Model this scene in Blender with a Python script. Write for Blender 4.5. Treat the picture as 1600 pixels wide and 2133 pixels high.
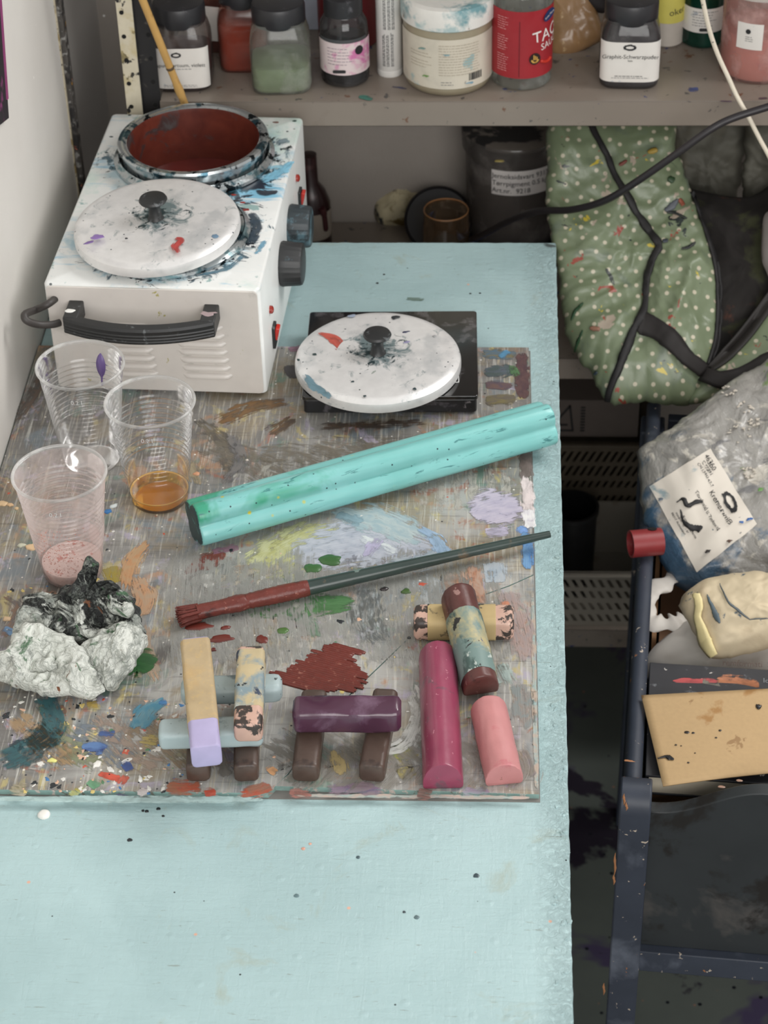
import bpy, bmesh, math, random
from math import pi, sin, cos, radians as R
from mathutils import Vector, Matrix, noise

# ------------------------------------------------------------------ clearing
for o in list(bpy.data.objects): bpy.data.objects.remove(o)
scene = bpy.context.scene
COL = scene.collection
T = 0.75                     # height of the table top above the floor

# ------------------------------------------------------------------ camera
PITCH, YAW, ROLL, FPX = R(37.88488), R(-3.427806), R(-1.670109), 4439.19
CAM = Vector((-0.058654, -1.028315, T + 1.0516))
fwd = Vector((sin(YAW) * cos(PITCH), cos(YAW) * cos(PITCH), -sin(PITCH)))
rgt0 = Vector((cos(YAW), -sin(YAW), 0)); up0 = rgt0.cross(fwd)
rgt = cos(ROLL) * rgt0 + sin(ROLL) * up0
upv = -sin(ROLL) * rgt0 + cos(ROLL) * up0
cd = bpy.data.cameras.new('camera'); cam = bpy.data.objects.new('camera', cd); COL.objects.link(cam)
cam.matrix_world = Matrix(((rgt.x, upv.x, -fwd.x, CAM.x), (rgt.y, upv.y, -fwd.y, CAM.y), (rgt.z, upv.z, -fwd.z, CAM.z), (0, 0, 0, 1)))
cd.sensor_fit = 'HORIZONTAL'; cd.sensor_width = 36; cd.lens = FPX / 1600 * 36
cd.clip_start = 0.05; cd.clip_end = 30
cd.dof.use_dof = True; cd.dof.focus_distance = 1.56; cd.dof.aperture_fstop = 20
scene.camera = cam

# ------------------------------------------------------------------ world, light, exposure
w = bpy.data.worlds.new('world'); scene.world = w; w.use_nodes = True
w.node_tree.nodes['Background'].inputs[0].default_value = (1.0, 0.985, 0.965, 1)
w.node_tree.nodes['Background'].inputs[1].default_value = 0.47

def area(name, loc, target, sx, sy, energy, col=(1, 1, 1)):
    l = bpy.data.lights.new(name, 'AREA'); l.shape = 'RECTANGLE'; l.size = sx; l.size_y = sy; l.energy = energy; l.color = col
    o = bpy.data.objects.new(name, l); COL.objects.link(o); o.location = loc
    d = Vector(target) - Vector(loc); o.rotation_euler = d.to_track_quat('-Z', 'Y').to_euler(); return o
area('window_light', (1.00, 1.02, T + 1.40), (-0.15, 0.15, T), 1.6, 0.8, 37, (1.0, 0.985, 0.96))
area('studio_window', (0.55, -2.30, T + 1.25), (-0.05, 0.2, T), 2.0, 1.5, 46, (1.0, 0.985, 0.965))
vs = scene.view_settings
vs.view_transform = 'Standard'; vs.look = 'None'; vs.exposure = 0.10; vs.gamma = 1.0; vs.use_curve_mapping = False

# ------------------------------------------------------------------ points
def ray(px, py): return fwd + (px - 800) / FPX * rgt - (py - 1066.5) / FPX * upv
def at(px, py, z=0.0):       # the point of a level surface, z above the table top
    d = ray(px, py); return CAM + d * ((T + z - CAM.z) / d.z)
def aty(px, py, Y):
    d = ray(px, py); return CAM + d * ((Y - CAM.y) / d.y)
def atx(px, py, X):
    d = ray(px, py); return CAM + d * ((X - CAM.x) / d.x)
def atp(px, py, p, n):
    d = ray(px, py); return CAM + d * ((Vector(p) - CAM).dot(n) / d.dot(n))

# ------------------------------------------------------------------ colour and materials
def lin(c):
    c = c / 255.0
    return c / 12.92 if c <= 0.04045 else ((c + 0.055) / 1.055) ** 2.4
def C(r, g, b): return (lin(r), lin(g), lin(b), 1)

class NT:
    def __init__(s, name):
        s.m = bpy.data.materials.new(name); s.m.use_nodes = True
        s.t = s.m.node_tree; s.b = s.t.nodes['Principled BSDF']; s.out = s.t.nodes['Material Output']; s._co = None
    def n(s, typ, **kw):
        x = s.t.nodes.new(typ)
        for k, v in kw.items(): setattr(x, k, v)
        return x
    def l(s, a, b): s.t.links.new(a, b)
    def co(s, which='Object'):
        if s._co is None: s._co = s.n('ShaderNodeTexCoord')
        return s._co.outputs[which]
    def mapping(s, scale=(1, 1, 1), rot=(0, 0, 0), loc=(0, 0, 0), src=None):
        m = s.n('ShaderNodeMapping'); m.inputs['Scale'].default_value = scale; m.inputs['Rotation'].default_value = rot; m.inputs['Location'].default_value = loc
        s.l(src or s.co(), m.inputs['Vector']); return m.outputs[0]
    def noise(s, scale, detail=4, rough=.55, dist=0, vec=None):
        x = s.n('ShaderNodeTexNoise'); x.inputs['Scale'].default_value = scale; x.inputs['Detail'].default_value = detail
        x.inputs['Roughness'].default_value = rough; x.inputs['Distortion'].default_value = dist
        s.l(vec or s.co(), x.inputs['Vector'])
        k = s.n('ShaderNodeMath', operation='MULTIPLY_ADD'); s.l(x.outputs['Fac'], k.inputs[0]); k.inputs[1].default_value = 1.42; k.inputs[2].default_value = -.21; return k.outputs[0]
    def voro(s, scale, vec=None, feature='F1', rnd=1, out='Distance'):
        x = s.n('ShaderNodeTexVoronoi', feature=feature); x.inputs['Scale'].default_value = scale; x.inputs['Randomness'].default_value = rnd
        s.l(vec or s.co(), x.inputs['Vector']); return x.outputs[out]
    def rng(s, v, a, b, c=0, d=1):
        x = s.n('ShaderNodeMapRange'); x.inputs[1].default_value = a; x.inputs[2].default_value = b; x.inputs[3].default_value = c; x.inputs[4].default_value = d
        s.l(v, x.inputs[0]); return x.outputs[0]
    def math(s, op, a, b=0.0):
        x = s.n('ShaderNodeMath', operation=op)
        for i, v in enumerate((a, b)):
            if isinstance(v, (int, float)): x.inputs[i].default_value = v
            else: s.l(v, x.inputs[i])
        return x.outputs[0]
    def mix(s, f, a, b):
        x = s.n('ShaderNodeMix', data_type='RGBA')
        for v, i in ((f, 0), (a, 6), (b, 7)):
            if isinstance(v, (int, float)): x.inputs[i].default_value = v
            elif isinstance(v, tuple): x.inputs[i].default_value = v
            else: s.l(v, x.inputs[i])
        return x.outputs[2]
    def col(s, v):
        if isinstance(v, tuple): s.b.inputs['Base Color'].default_value = v
        else: s.l(v, s.b.inputs['Base Color'])
    def set(s, **kw):
        for k, v in kw.items():
            i = s.b.inputs[k.replace('_', ' ')]
            if isinstance(v, (int, float, tuple)): i.default_value = v
            else: s.l(v, i)
    def bump(s, h, strength=.3, dist=.001):
        x = s.n('ShaderNodeBump'); x.inputs['Strength'].default_value = strength; x.inputs['Distance'].default_value = dist
        s.l(h, x.inputs['Height']); s.l(x.outputs[0], s.b.inputs['Normal']); return x.outputs[0]

MC = {}
def mat(name, rgb, rough=.5, metal=0, var=.06, vs=60, bump=0, bs=300, stains=(), coat=0, spec=.5, sss=0):
    """plain painted / plastic / metal surface with colour variation and stains
    stains: (rgb, scale, threshold, softness[, stretch])"""
    if name in MC: return MC[name]
    s = NT(name)
    c = C(*rgb)
    lo = tuple(max(0, x * (1 - var * 2)) for x in c[:3]) + (1,); hi = tuple(min(1, x * (1 + var)) for x in c[:3]) + (1,)
    cur = s.mix(s.noise(vs, 3), lo, hi)
    for i, st in enumerate(stains):
        v = s.mapping(scale=st[4] if len(st) > 4 else (1, 1, 1), loc=(3.1 * i + .7, 1.7 * i, 0.3 * i))
        f = s.rng(s.noise(st[1], 5, .6, .3, v), st[2], st[2] + st[3])
        cur = s.mix(f, cur, C(*st[0]))
    s.col(cur); s.set(Roughness=rough, Metallic=metal, Specular_IOR_Level=spec)
    if coat: s.set(Coat_Weight=coat, Coat_Roughness=.12)
    if sss: s.set(Subsurface_Weight=sss, Subsurface_Radius=(.01, .008, .006), Subsurface_Scale=.5)
    if bump: s.bump(s.noise(bs, 5), bump, .0006)
    MC[name] = s.m; return s.m

def clear(name, tint=(255, 255, 255), dust=(220, 220, 220), amount=.08, rough=.08, dscale=60, refl=1.0, dlo=.5, dhi=.75):
    """thin clear plastic or glass: see-through, mirror-like at the rim, a film of dust"""
    if name in MC: return MC[name]
    s = NT(name)
    tr = s.n('ShaderNodeBsdfTransparent'); tr.inputs[0].default_value = C(*tint)
    gl = s.n('ShaderNodeBsdfGlossy'); gl.inputs['Roughness'].default_value = rough; gl.inputs[0].default_value = (.95, .95, .95, 1)
    df = s.n('ShaderNodeBsdfDiffuse'); df.inputs[0].default_value = C(*dust)
    tl = s.n('ShaderNodeBsdfTranslucent'); tl.inputs[0].default_value = C(*dust)
    m0 = s.n('ShaderNodeMixShader'); m0.inputs[0].default_value = .4; s.l(df.outputs[0], m0.inputs[1]); s.l(tl.outputs[0], m0.inputs[2])
    lw = s.n('ShaderNodeLayerWeight'); lw.inputs[0].default_value = .25
    f = s.rng(lw.outputs['Fresnel'], 0, 1, .03 * refl, .75 * refl)
    m1 = s.n('ShaderNodeMixShader'); s.l(f, m1.inputs[0]); s.l(tr.outputs[0], m1.inputs[1]); s.l(gl.outputs[0], m1.inputs[2])
    d = s.rng(s.noise(dscale, 5), dlo, dhi, amount * .5, min(1, amount * 1.6))
    m2 = s.n('ShaderNodeMixShader'); s.l(d, m2.inputs[0]); s.l(m1.outputs[0], m2.inputs[1]); s.l(m0.outputs[0], m2.inputs[2])
    s.l(m2.outputs[0], s.out.inputs[0]); s.t.nodes.remove(s.b)
    MC[name] = s.m; return s.m

# ------------------------------------------------------------------ mesh building
class MB:
    def __init__(s): s.v = []; s.f = []; s.mi = []
    def add(s, vs, fs, mi=0):
        o = len(s.v); s.v += [Vector(x) for x in vs]; s.f += [tuple(i + o for i in f) for f in fs]; s.mi += [mi] * len(fs); return s
    def box(s, c, d, rz=0, mi=0, rot=None):
        c = Vector(c); h = Vector(d) / 2; M = rot if rot else Matrix.Rotation(rz, 3, 'Z')
        vs = [c + M @ Vector((x * h.x, y * h.y, z * h.z)) for x in (-1, 1) for y in (-1, 1) for z in (-1, 1)]
        return s.add(vs, [(0, 1, 3, 2), (4, 6, 7, 5), (0, 4, 5, 1), (2, 3, 7, 6), (0, 2, 6, 4), (1, 5, 7, 3)], mi)
    def lathe(s, prof, n=48, c=(0, 0, 0), axis='Z', mi=0, e=2, caps=True, M=None):
        """prof: (r, z) pairs; e>2 makes the section squarish"""
        c = Vector(c); vs = []; fs = []
        for r, z in prof:
            for k in range(n):
                a = 2 * pi * k / n
                q = r if e == 2 else r / ((abs(cos(a)) ** e + abs(sin(a)) ** e) ** (1 / e))
                p = Vector((q * cos(a), q * sin(a), z))
                if axis == 'X': p = Vector((p.z, p.x, p.y))
                elif axis == 'Y': p = Vector((p.x, -p.z, p.y))
                if M: p = M @ p
                vs.append(c + p)
        for i in range(len(prof) - 1):
            for k in range(n):
                k2 = (k + 1) % n; fs.append((i * n + k, i * n + k2, (i + 1) * n + k2, (i + 1) * n + k))
        if caps:
            if prof[0][0] > 1e-6: fs.append(tuple(range(n - 1, -1, -1)))
            if prof[-1][0] > 1e-6: fs.append(tuple((len(prof) - 1) * n + k for k in range(n)))
        return s.add(vs, fs, mi)
    def tube(s, pts, r, n=12, caps=True, mi=0, flat=1.0):
        pts = [Vector(p) for p in pts]; m = len(pts); rr = r if isinstance(r, (list, tuple)) else [r] * m
        vs = []; fs = []; up = Vector((0, 0, 1)); last = None
        for i, p in enumerate(pts):
            t = (pts[min(i + 1, m - 1)] - pts[max(i - 1, 0)]).normalized()
            a = last if last else (up if abs(t.z) < .95 else Vector((1, 0, 0)))
            u = (a - t * a.dot(t)).normalized(); last = u; v = t.cross(u)
            for k in range(n):
                g = 2 * pi * k / n; vs.append(p + u * (cos(g) * rr[i] * flat) + v * (sin(g) * rr[i]))
        for i in range(m - 1):
            for k in range(n):
                k2 = (k + 1) % n; fs.append((i * n + k, i * n + k2, (i + 1) * n + k2, (i + 1) * n + k))
        if caps: fs += [tuple(range(n - 1, -1, -1)), tuple((m - 1) * n + k for k in range(n))]
        return s.add(vs, fs, mi)
    def prism(s, poly, z0, z1, mi=0, side=None):
        n = len(poly); vs = [(x, y, z0) for x, y in poly] + [(x, y, z1) for x, y in poly]
        s.add(vs, [tuple(range(n - 1, -1, -1)), tuple(range(n, 2 * n))], mi)
        o = len(s.v) - 2 * n
        for k in range(n):
            k2 = (k + 1) % n; s.f.append((o + k, o + k2, o + n + k2, o + n + k)); s.mi.append(mi if side is None else side)
        return s
    def loft(s, secs, caps=True, mi=0, closed=True):
        n = len(secs[0]); vs = [p for q in secs for p in q]; fs = []
        for i in range(len(secs) - 1):
            for k in range(n if closed else n - 1):
                k2 = (k + 1) % n; fs.append((i * n + k, i * n + k2, (i + 1) * n + k2, (i + 1) * n + k))
        if caps: fs += [tuple(range(n - 1, -1, -1)), tuple((len(secs) - 1) * n + k for k in range(n))]
        return s.add(vs, fs, mi)
    def build(s, name, m, parent=None, loc=None, rot=None, smooth=40, bevel=0, bseg=2, solid=0):
        me = bpy.data.meshes.new(name); me.from_pydata([tuple(v) for v in s.v], [], s.f)
        for q in (m if isinstance(m, (list, tuple)) else [m]): me.materials.append(q)
        if any(s.mi): me.polygons.foreach_set('material_index', s.mi)
        if smooth:
            me.shade_smooth(); me.set_sharp_from_angle(angle=R(smooth))
        o = bpy.data.objects.new(name, me); COL.objects.link(o)
        if parent: o.parent = parent
        if loc is not None: o.location = loc
        if rot is not None: o.rotation_euler = rot
        if bevel:
            b = o.modifiers.new('bevel', 'BEVEL'); b.width = bevel; b.segments = bseg; b.limit_method = 'ANGLE'; b.angle_limit = R(45); b.harden_normals = False
        if solid:
            b = o.modifiers.new('solid', 'SOLIDIFY'); b.thickness = solid; b.offset = 0
        return o

def fixn(o):
    bm = bmesh.new(); bm.from_mesh(o.data); bmesh.ops.recalc_face_normals(bm, faces=bm.faces); bm.to_mesh(o.data); bm.free()

def tag(o, label=None, cat=None, group=None, kind=None):
    for k, v in (('label', label), ('category', cat), ('group', group), ('kind', kind)):
        if v: o[k] = v
    return o
def thing(name, label, cat, loc=(0, 0, 0), rz=0, group=None, M=None):
    o = bpy.data.objects.new(name, None); COL.objects.link(o); o.empty_display_size = .02
    if M is not None: o.matrix_basis = M
    else: o.location = loc; o.rotation_euler = (0, 0, rz)
    return tag(o, label, cat, group)
def local(parent, p): return parent.matrix_basis.inverted() @ Vector(p) if parent else Vector(p)

def smoothpath(pts, n=8):
    pts = [Vector(p) for p in pts]; out = []
    for i in range(len(pts) - 1):
        p0 = pts[max(i - 1, 0)]; p1 = pts[i]; p2 = pts[i + 1]; p3 = pts[min(i + 2, len(pts) - 1)]
        for k in range(n):
            t = k / n
            out.append(.5 * ((2 * p1) + (p2 - p0) * t + (2 * p0 - 5 * p1 + 4 * p2 - p3) * t * t + (3 * p1 - p0 - 3 * p2 + p3) * t ** 3))
    return out + [pts[-1]]

def text(s, size, m, parent, M, bend=None, name='lettering', align='CENTER', squash=1.0):
    cu = bpy.data.curves.new(name, 'FONT'); cu.body = s; cu.size = size; cu.align_x = align; cu.align_y = 'CENTER'; cu.resolution_u = 3
    o = bpy.data.objects.new(name, cu); me = bpy.data.meshes.new_from_object(o)
    bpy.data.objects.remove(o); bpy.data.curves.remove(cu)
    for v in me.vertices:
        x, y, z = v.co; x *= squash
        p = Vector((x, 0, y)) if bend is None else Vector((bend * sin(x / bend), bend - bend * cos(x / bend), y))
        v.co = M @ p
    me.materials.clear(); me.materials.append(m)
    o = bpy.data.objects.new(name, me); COL.objects.link(o); o.parent = parent; return o
def face_M(x, z, y, rz=0, tilt=0):
    return Matrix.Translation((x, y, z)) @ Matrix.Rotation(rz, 4, 'Z') @ Matrix.Rotation(tilt, 4, 'Y')

# ---- paint: brush smears, drops, specks -----------------------------------
def smear_mat(rgb, rgb2, dens):
    key = 'paint_%s_%s_%.2f' % (rgb, rgb2, dens)
    if key in MC: return MC[key]
    s = NT('paint_smear')
    uv = s.co('UV')
    st = s.noise(1, 4, .6, .4, s.mapping((22, 650, 1), src=uv))
    bl = s.noise(1, 4, .55, .6, s.mapping((90, 160, 1), loc=(3, 7, 0), src=uv))
    at_ = s.n('ShaderNodeAttribute', attribute_name='edge')
    e = s.rng(at_.outputs['Fac'], 0, .7, 0, 1)
    v = s.math('ADD', s.math('MULTIPLY', s.math('SUBTRACT', st, .5), 1.6), s.math('MULTIPLY', s.math('SUBTRACT', bl, .5), 2.2))
    v = s.math('ADD', v, s.math('ADD', s.math('MULTIPLY', e, 1.1), dens - .95))
    a = s.rng(v, 0.0, .55, 0, min(.96, .5 + .48 * dens))
    s.col(s.mix(s.rng(bl, .35, .65), C(*rgb), C(*rgb2))); s.set(Roughness=.38)
    s.bump(st, .35, .0008)
    tr = s.n('ShaderNodeBsdfTransparent'); mx = s.n('ShaderNodeMixShader')
    s.l(a, mx.inputs[0]); s.l(tr.outputs[0], mx.inputs[1]); s.l(s.b.outputs[0], mx.inputs[2]); s.l(mx.outputs[0], s.out.inputs[0])
    MC[key] = s.m; return s.m
_sz = [0]
def smear(pts, width, rgb, rgb2=None, dens=.55, z=.0052, parent=None, name='paint_smear', nv=9, conv=None):
    """a brush stroke along pixel points lying on the level surface z"""
    _sz[0] += 1
    rgb2 = rgb2 or tuple(min(255, int(c * 1.15 + 8)) for c in rgb)
    mute = lambda c_: tuple(int(.84 * a_ + .16 * b_) for a_, b_ in zip(c_, (138, 134, 128))); rgb, rgb2 = mute(rgb), mute(rgb2)
    zz = z + .00006 * (_sz[0] % 9 + 1)
    f = conv or (lambda x, y: at(x, y, zz))
    P_ = [local(parent, f(x, y)) for x, y in pts]
    p = smoothpath(P_, 8); m = len(p); ws = width if isinstance(width, (list, tuple)) else [width] * len(pts)
    vs = []; ed = []; uvs = []; L = 0
    rnd = random.Random(_sz[0])
    for i in range(m):
        t = (p[min(i + 1, m - 1)] - p[max(i - 1, 0)]).normalized(); q = Vector((-t.y, t.x, 0)).normalized() if conv is None else t.cross(Vector((0, -.6, .8))).normalized()
        if i: L += (p[i] - p[i - 1]).length
        g = i / 8; k = min(int(g), len(ws) - 2) if len(ws) > 1 else 0
        wd = (ws[k] + (ws[min(k + 1, len(ws) - 1)] - ws[k]) * (g - k)) / 2750.0 * 1.35
        wd *= (1 + .25 * (noise.noise(Vector((i * .35, _sz[0], 0))))) * 1.15 * max(.12, 1 - abs(2 * i / (m - 1) - 1) ** 3) ** .5
        for j in range(nv):
            c = j / (nv - 1) * 2 - 1
            vs.append(p[i] + q * (c * wd / 2)); s_end = min(i, m - 1 - i) / max(1, (m - 1) * .22)
            ed.append(min(1 - abs(c), min(1, s_end) * 1.0)); uvs.append((L + _sz[0] * .37, c * wd / 2 + .1 * _sz[0]))
    fs = [(i * nv + j, i * nv + j + 1, (i + 1) * nv + j + 1, (i + 1) * nv + j) for i in range(m - 1) for j in range(nv - 1)]
    me = bpy.data.meshes.new(name); me.from_pydata([tuple(v) for v in vs], [], fs)
    a = me.attributes.new('edge', 'FLOAT', 'POINT'); a.data.foreach_set('value', ed)
    ul = me.uv_layers.new(name='UVMap')
    for lp in me.loops: ul.data[lp.index].uv = uvs[lp.vertex_index]
    me.materials.append(smear_mat(rgb, rgb2, dens)); me.shade_smooth()
    if fs and me.polygons[0].normal.z < 0: me.flip_normals()
    o = bpy.data.objects.new(name, me); COL.objects.link(o); o.parent = parent; return o

def drop(px, py, rx, ry, h, rgb, z=.005, parent=None, irr=.25, rot=0, name='paint_drop', world=None, mb=None, rough=.3):
    """a dried blob of paint with a domed top"""
    c = local(parent, world if world is not None else at(px, py, z)); rx /= 2750; ry /= 2750
    n = 18; rings = ((1, 0), (.96, .45), (.8, .8), (.45, 1)); b = mb or MB(); vs = []; sd = random.random() * 50
    for s_, hh in rings:
        for k in range(n):
            a = 2 * pi * k / n; q = 1 + irr * noise.noise(Vector((cos(a) * 1.3 + sd, sin(a) * 1.3, sd)))
            x, y = cos(a) * rx * s_ * q, sin(a) * ry * s_ * q
            vs.append(c + Vector((x * cos(rot) - y * sin(rot), x * sin(rot) + y * cos(rot), hh * h)))
    vs.append(c + Vector((0, 0, h)))
    fs = [(i * n + k, i * n + (k + 1) % n, (i + 1) * n + (k + 1) % n, (i + 1) * n + k) for i in range(3) for k in range(n)]
    fs += [(3 * n + k, 3 * n + (k + 1) % n, 4 * n) for k in range(n)]
    b.add(vs, fs)
    if mb is None: return b.build(name, mat('paint_%d_%d_%d' % rgb, rgb, rough, var=.1), parent)

# ---- soft closed shapes -----------------------------------------------------
def pillow(name, outline, p0, nrm, bf, bb, m, parent=None, rings=16, n=112, wr=.004, ws=30, seed=0, power=2.6, ridg=True, world=False, sm=True, crisp=False):
    """a stuffed shape with the given outline (points of the photo on the plane p0/nrm), bulging to both sides"""
    nrm = Vector(nrm).normalized(); p0 = Vector(p0)
    pts = [Vector(q) for q in outline] if world else [atp(x, y, p0, nrm) for x, y in outline]
    if sm: pts = smoothpath(pts + [pts[0]], 6)[:-1]
    # resample
    seg = [(pts[(i + 1) % len(pts)] - pts[i]).length for i in range(len(pts))]; tot = sum(seg); out = []; i = 0; acc = 0
    for k in range(n):
        d = tot * k / n
        while acc + seg[i] < d: acc += seg[i]; i += 1
        out.append(pts[i].lerp(pts[(i + 1) % len(pts)], (d - acc) / max(seg[i], 1e-9)))
    c = sum(out, Vector()) / n
    if crisp: out = [o_ + (o_ - c).normalized() * wr * .45 * noise.fractal(o_ * 70 + Vector((seed, 3, 0)), .8, 2, 3) for o_ in out]
    def h(p, s, amp):
        q = (p + Vector((seed * 3.3, seed, 0))) * ws
        v = noise.fractal(q, .9, 2.1, 4)
        if ridg: v = .6 * (1 - 2 * abs(noise.noise(q * .8 + Vector((9, 3, 1))))) + .5 * v
        if crisp:
            q = q + .5 * Vector(noise.noise_vector(q * .6)); v = sum(a_ * (.45 - 2.2 * abs(noise.noise(q * k_ + Vector((k_, 0, 2))))) for k_, a_ in ((.7, 1.0), (1.5, .55), (3.1, .3), (6.2, .14)))
        return amp * max(0, 1 - s ** power) ** .5 + wr * v * min(1, (1 - s ** 5) * 1.2)
    vs = []; fs = []
    for side, amp in ((1, bf), (-1, bb)):
        o = len(vs); vs.append(c + nrm * side * h(c, 0, amp))
        for r_ in range(1, rings):
            s_ = r_ / rings
            for k in range(n):
                p = c.lerp(out[k], s_); vs.append(p + nrm * side * h(p, s_, amp))
        for k in range(n):
            k2 = (k + 1) % n; fs.append((o, o + 1 + k, o + 1 + k2) if side > 0 else (o, o + 1 + k2, o + 1 + k))
        for r_ in range(rings - 2):
            for k in range(n):
                k2 = (k + 1) % n; a, b_ = o + 1 + r_ * n, o + 1 + (r_ + 1) * n
                f = (a + k, b_ + k, b_ + k2, a + k2); fs.append(f if side > 0 else f[::-1])
        if side > 0: last1 = o + 1 + (rings - 2) * n
        else: last2 = o + 1 + (rings - 2) * n
    e0 = len(vs); vs += out
    for k in range(n):
        k2 = (k + 1) % n
        fs.append((last1 + k, e0 + k, e0 + k2, last1 + k2)); fs.append((last2 + k, last2 + k2, e0 + k2, e0 + k))
    b = MB()
    if parent is None: org = Vector((c.x, c.y, min(v.z for v in vs)))
    b.add([(v - org) if parent is None else local(parent, v) for v in vs], fs)
    o = b.build(name, m, parent, loc=org if parent is None else None, smooth=70)
    fixn(o); return o

# ================================================================== the setting
def grainy_floor():
    s = NT('dark_floor')
    c = s.mix(s.noise(9, 4), C(84, 90, 86), C(104, 110, 104))
    c = s.mix(s.rng(s.noise(5.5, 4, .6, .5), .56, .62), c, C(74, 66, 92))
    c = s.mix(s.rng(s.noise(7, 5, .6, .2, s.mapping(loc=(4, 2, 0))), .62, .66), c, C(44, 38, 50))
    c = s.mix(s.rng(s.voro(38), .10, .07), c, C(24, 26, 34))
    c = s.mix(s.rng(s.voro(27, s.mapping(loc=(1, 5, 0))), .06, .04), c, C(140, 110, 95))
    s.col(c); s.set(Roughness=.45); s.bump(s.noise(40, 5), .15, .002); return s.m
def white_wall(name, a, b, bump=.12):
    s = NT(name)
    c = s.mix(s.noise(7, 4), C(*a), C(*b))
    c = s.mix(s.rng(s.voro(30), .045, .03), c, C(250, 248, 244))
    c = s.mix(s.rng(s.noise(26, 4, .6, 0, s.mapping(loc=(2, 3, 4))), .80, .95, 0, .4), c, C(178, 172, 164))
    s.col(c); s.set(Roughness=.55)
    wv = s.math('ADD', s.noise(500, 2), s.math('MULTIPLY', s.noise(30, 4), 2)); s.bump(wv, bump, .001); return s.m

tag(MB().box((.4, .3, -.02), (3.6, 3.4, .04)).build('floor', grainy_floor()), kind='structure')
wl = MB().box((-.475, -.16, .95), (.03, 1.92, 1.9)).build('wall_left', white_wall('wall_paint', (214, 210, 204), (226, 223, 218)), bevel=.002); tag(wl, kind='structure')
edge = mat('yellowed_edge', (196, 186, 164), .7, stains=(((150, 130, 90), 60, .55, .1), ((90, 80, 66), 140, .62, .06)))
MB().box((-.4745, .802, .95), (.0305, .004, 1.9)).build('board_edge', edge, wl)
lath = mat('splattered_lath', (86, 82, 78), .6, var=.2, stains=(((150, 148, 144), 120, .58, .05), ((46, 44, 44), 60, .55, .08), ((190, 140, 60), 70, .72, .02), ((190, 110, 90), 90, .74, .02)), bump=.4, bs=200)
tag(MB().box((-.463, .818, .95), (.014, .014, 1.9)).build('trim_1', lath, bevel=.001), kind='structure')
tag(MB().box((-.485, .955, .95), (.02, .26, 1.9)).build('wall_left_rear', white_wall('wall_rear', (176, 172, 168), (190, 187, 183), .05)), kind='structure')
tag(MB().box((.5, 1.09, .95), (2.4, .03, 1.9)).build('wall_back', white_wall('wall_grey', (150, 142, 134), (166, 158, 150), .25)), kind='structure')

# a canvas hanging on the left wall, one corner in view
cv = thing('canvas', 'small dark canvas with magenta edge hanging on the left wall', 'canvas', (-.4575, .50, T + .30))
MB().box((0, 0, 0), (.004, .145, .10), rot=Matrix.Rotation(R(-18), 3, 'X')).build('canvas_face', mat('canvas_black', (34, 30, 36), .6, stains=(((120, 50, 100), 40, .6, .1),)), cv, bevel=.0008)
MB().box((.0005, .071, -.006), (.0044, .006, .10), rot=Matrix.Rotation(R(-18), 3, 'X')).build('canvas_edge', mat('canvas_magenta', (140, 60, 110), .6), cv)

# ================================================================== table
def xe(y): return -.0019 + (y + .19) * .01
def table_paint():
    s = NT('teal_table_paint')
    br = s.noise(1, 5, .6, .6, s.mapping((35, 260, 35), (0, 0, .3)))
    br2 = s.noise(1, 5, .6, .9, s.mapping((180, 26, 30), (0, 0, .5), (2, 1, 0)))
    big = s.noise(7, 4, .55, .8)
    c = s.mix(s.rng(big, .3, .7), C(160, 186, 188), C(172, 198, 200))
    c = s.mix(s.rng(s.noise(13, 5, .65, 1.4, s.mapping(loc=(5, 3, 0))), .64, .80, 0, .40), c, C(156, 156, 128))
    c = s.mix(s.rng(s.noise(1, 5, .7, .5, s.mapping((60, 420, 60), (0, 0, 1.1), (1, 8, 0))), .70, .76, 0, .55), c, C(120, 122, 110))
    c = s.mix(s.rng(s.voro(48, s.mapping(loc=(.3, .11, 0))), .04, .03), c, C(52, 62, 64))
    c = s.mix(s.rng(s.voro(31, s.mapping(loc=(7, 3, 0))), .045, .03), c, C(214, 170, 150))
    s.col(c); s.set(Roughness=s.rng(big, .3, .7, .32, .44), Specular_IOR_Level=.5)
    lump = s.rng(s.voro(52, s.mapping(loc=(2, 9, 0))), .17, .02)
    sep = s.n('ShaderNodeSeparateXYZ'); s.l(s.co(), sep.inputs[0])
    edge_ = s.rng(sep.outputs[0], -.026, -.004)
    rough_ = s.math('MULTIPLY', s.rng(s.noise(170, 6, .7, 1.2), .4, .7), s.math('ADD', s.math('MULTIPLY', edge_, .9), .10))
    h = s.math('ADD', s.math('ADD', s.math('MULTIPLY', br, .35), s.math('MULTIPLY', br2, .3)), s.math('ADD', s.math('MULTIPLY', lump, .5), rough_))
    s.bump(h, .65, .0013); return s.m
TP = table_paint()
tb = thing('work_table', 'pale teal painted work table with worn brush-marked top', 'table', (0, 0, T))
b = MB(); ys = [-.6 + i * (1.342 / 200) for i in range(201)]
poly = [(xe(y) + .0007 * noise.fractal(Vector((y * 90, 3, 0)), .8, 2, 3), y) for y in ys]
poly += [(x, .742 + .0007 * noise.fractal(Vector((x * 90, 7, 0)), .8, 2, 3)) for x in [.0 - i * .0046 for i in range(1, 100)]]
poly += [(-.459, .742), (-.459, -.6)]
b.prism(poly, -.026, 0).build('tabletop', TP, tb, bevel=.0012)
for x in (-.42, -.06):
    for y in (-.54, .68):
        MB().box((x, y, -.388), (.045, .045, .724)).build('leg', mat('table_leg_paint', (120, 140, 138), .6), tb, bevel=.003)
rnd = random.Random(4)
lm = MB()
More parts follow.
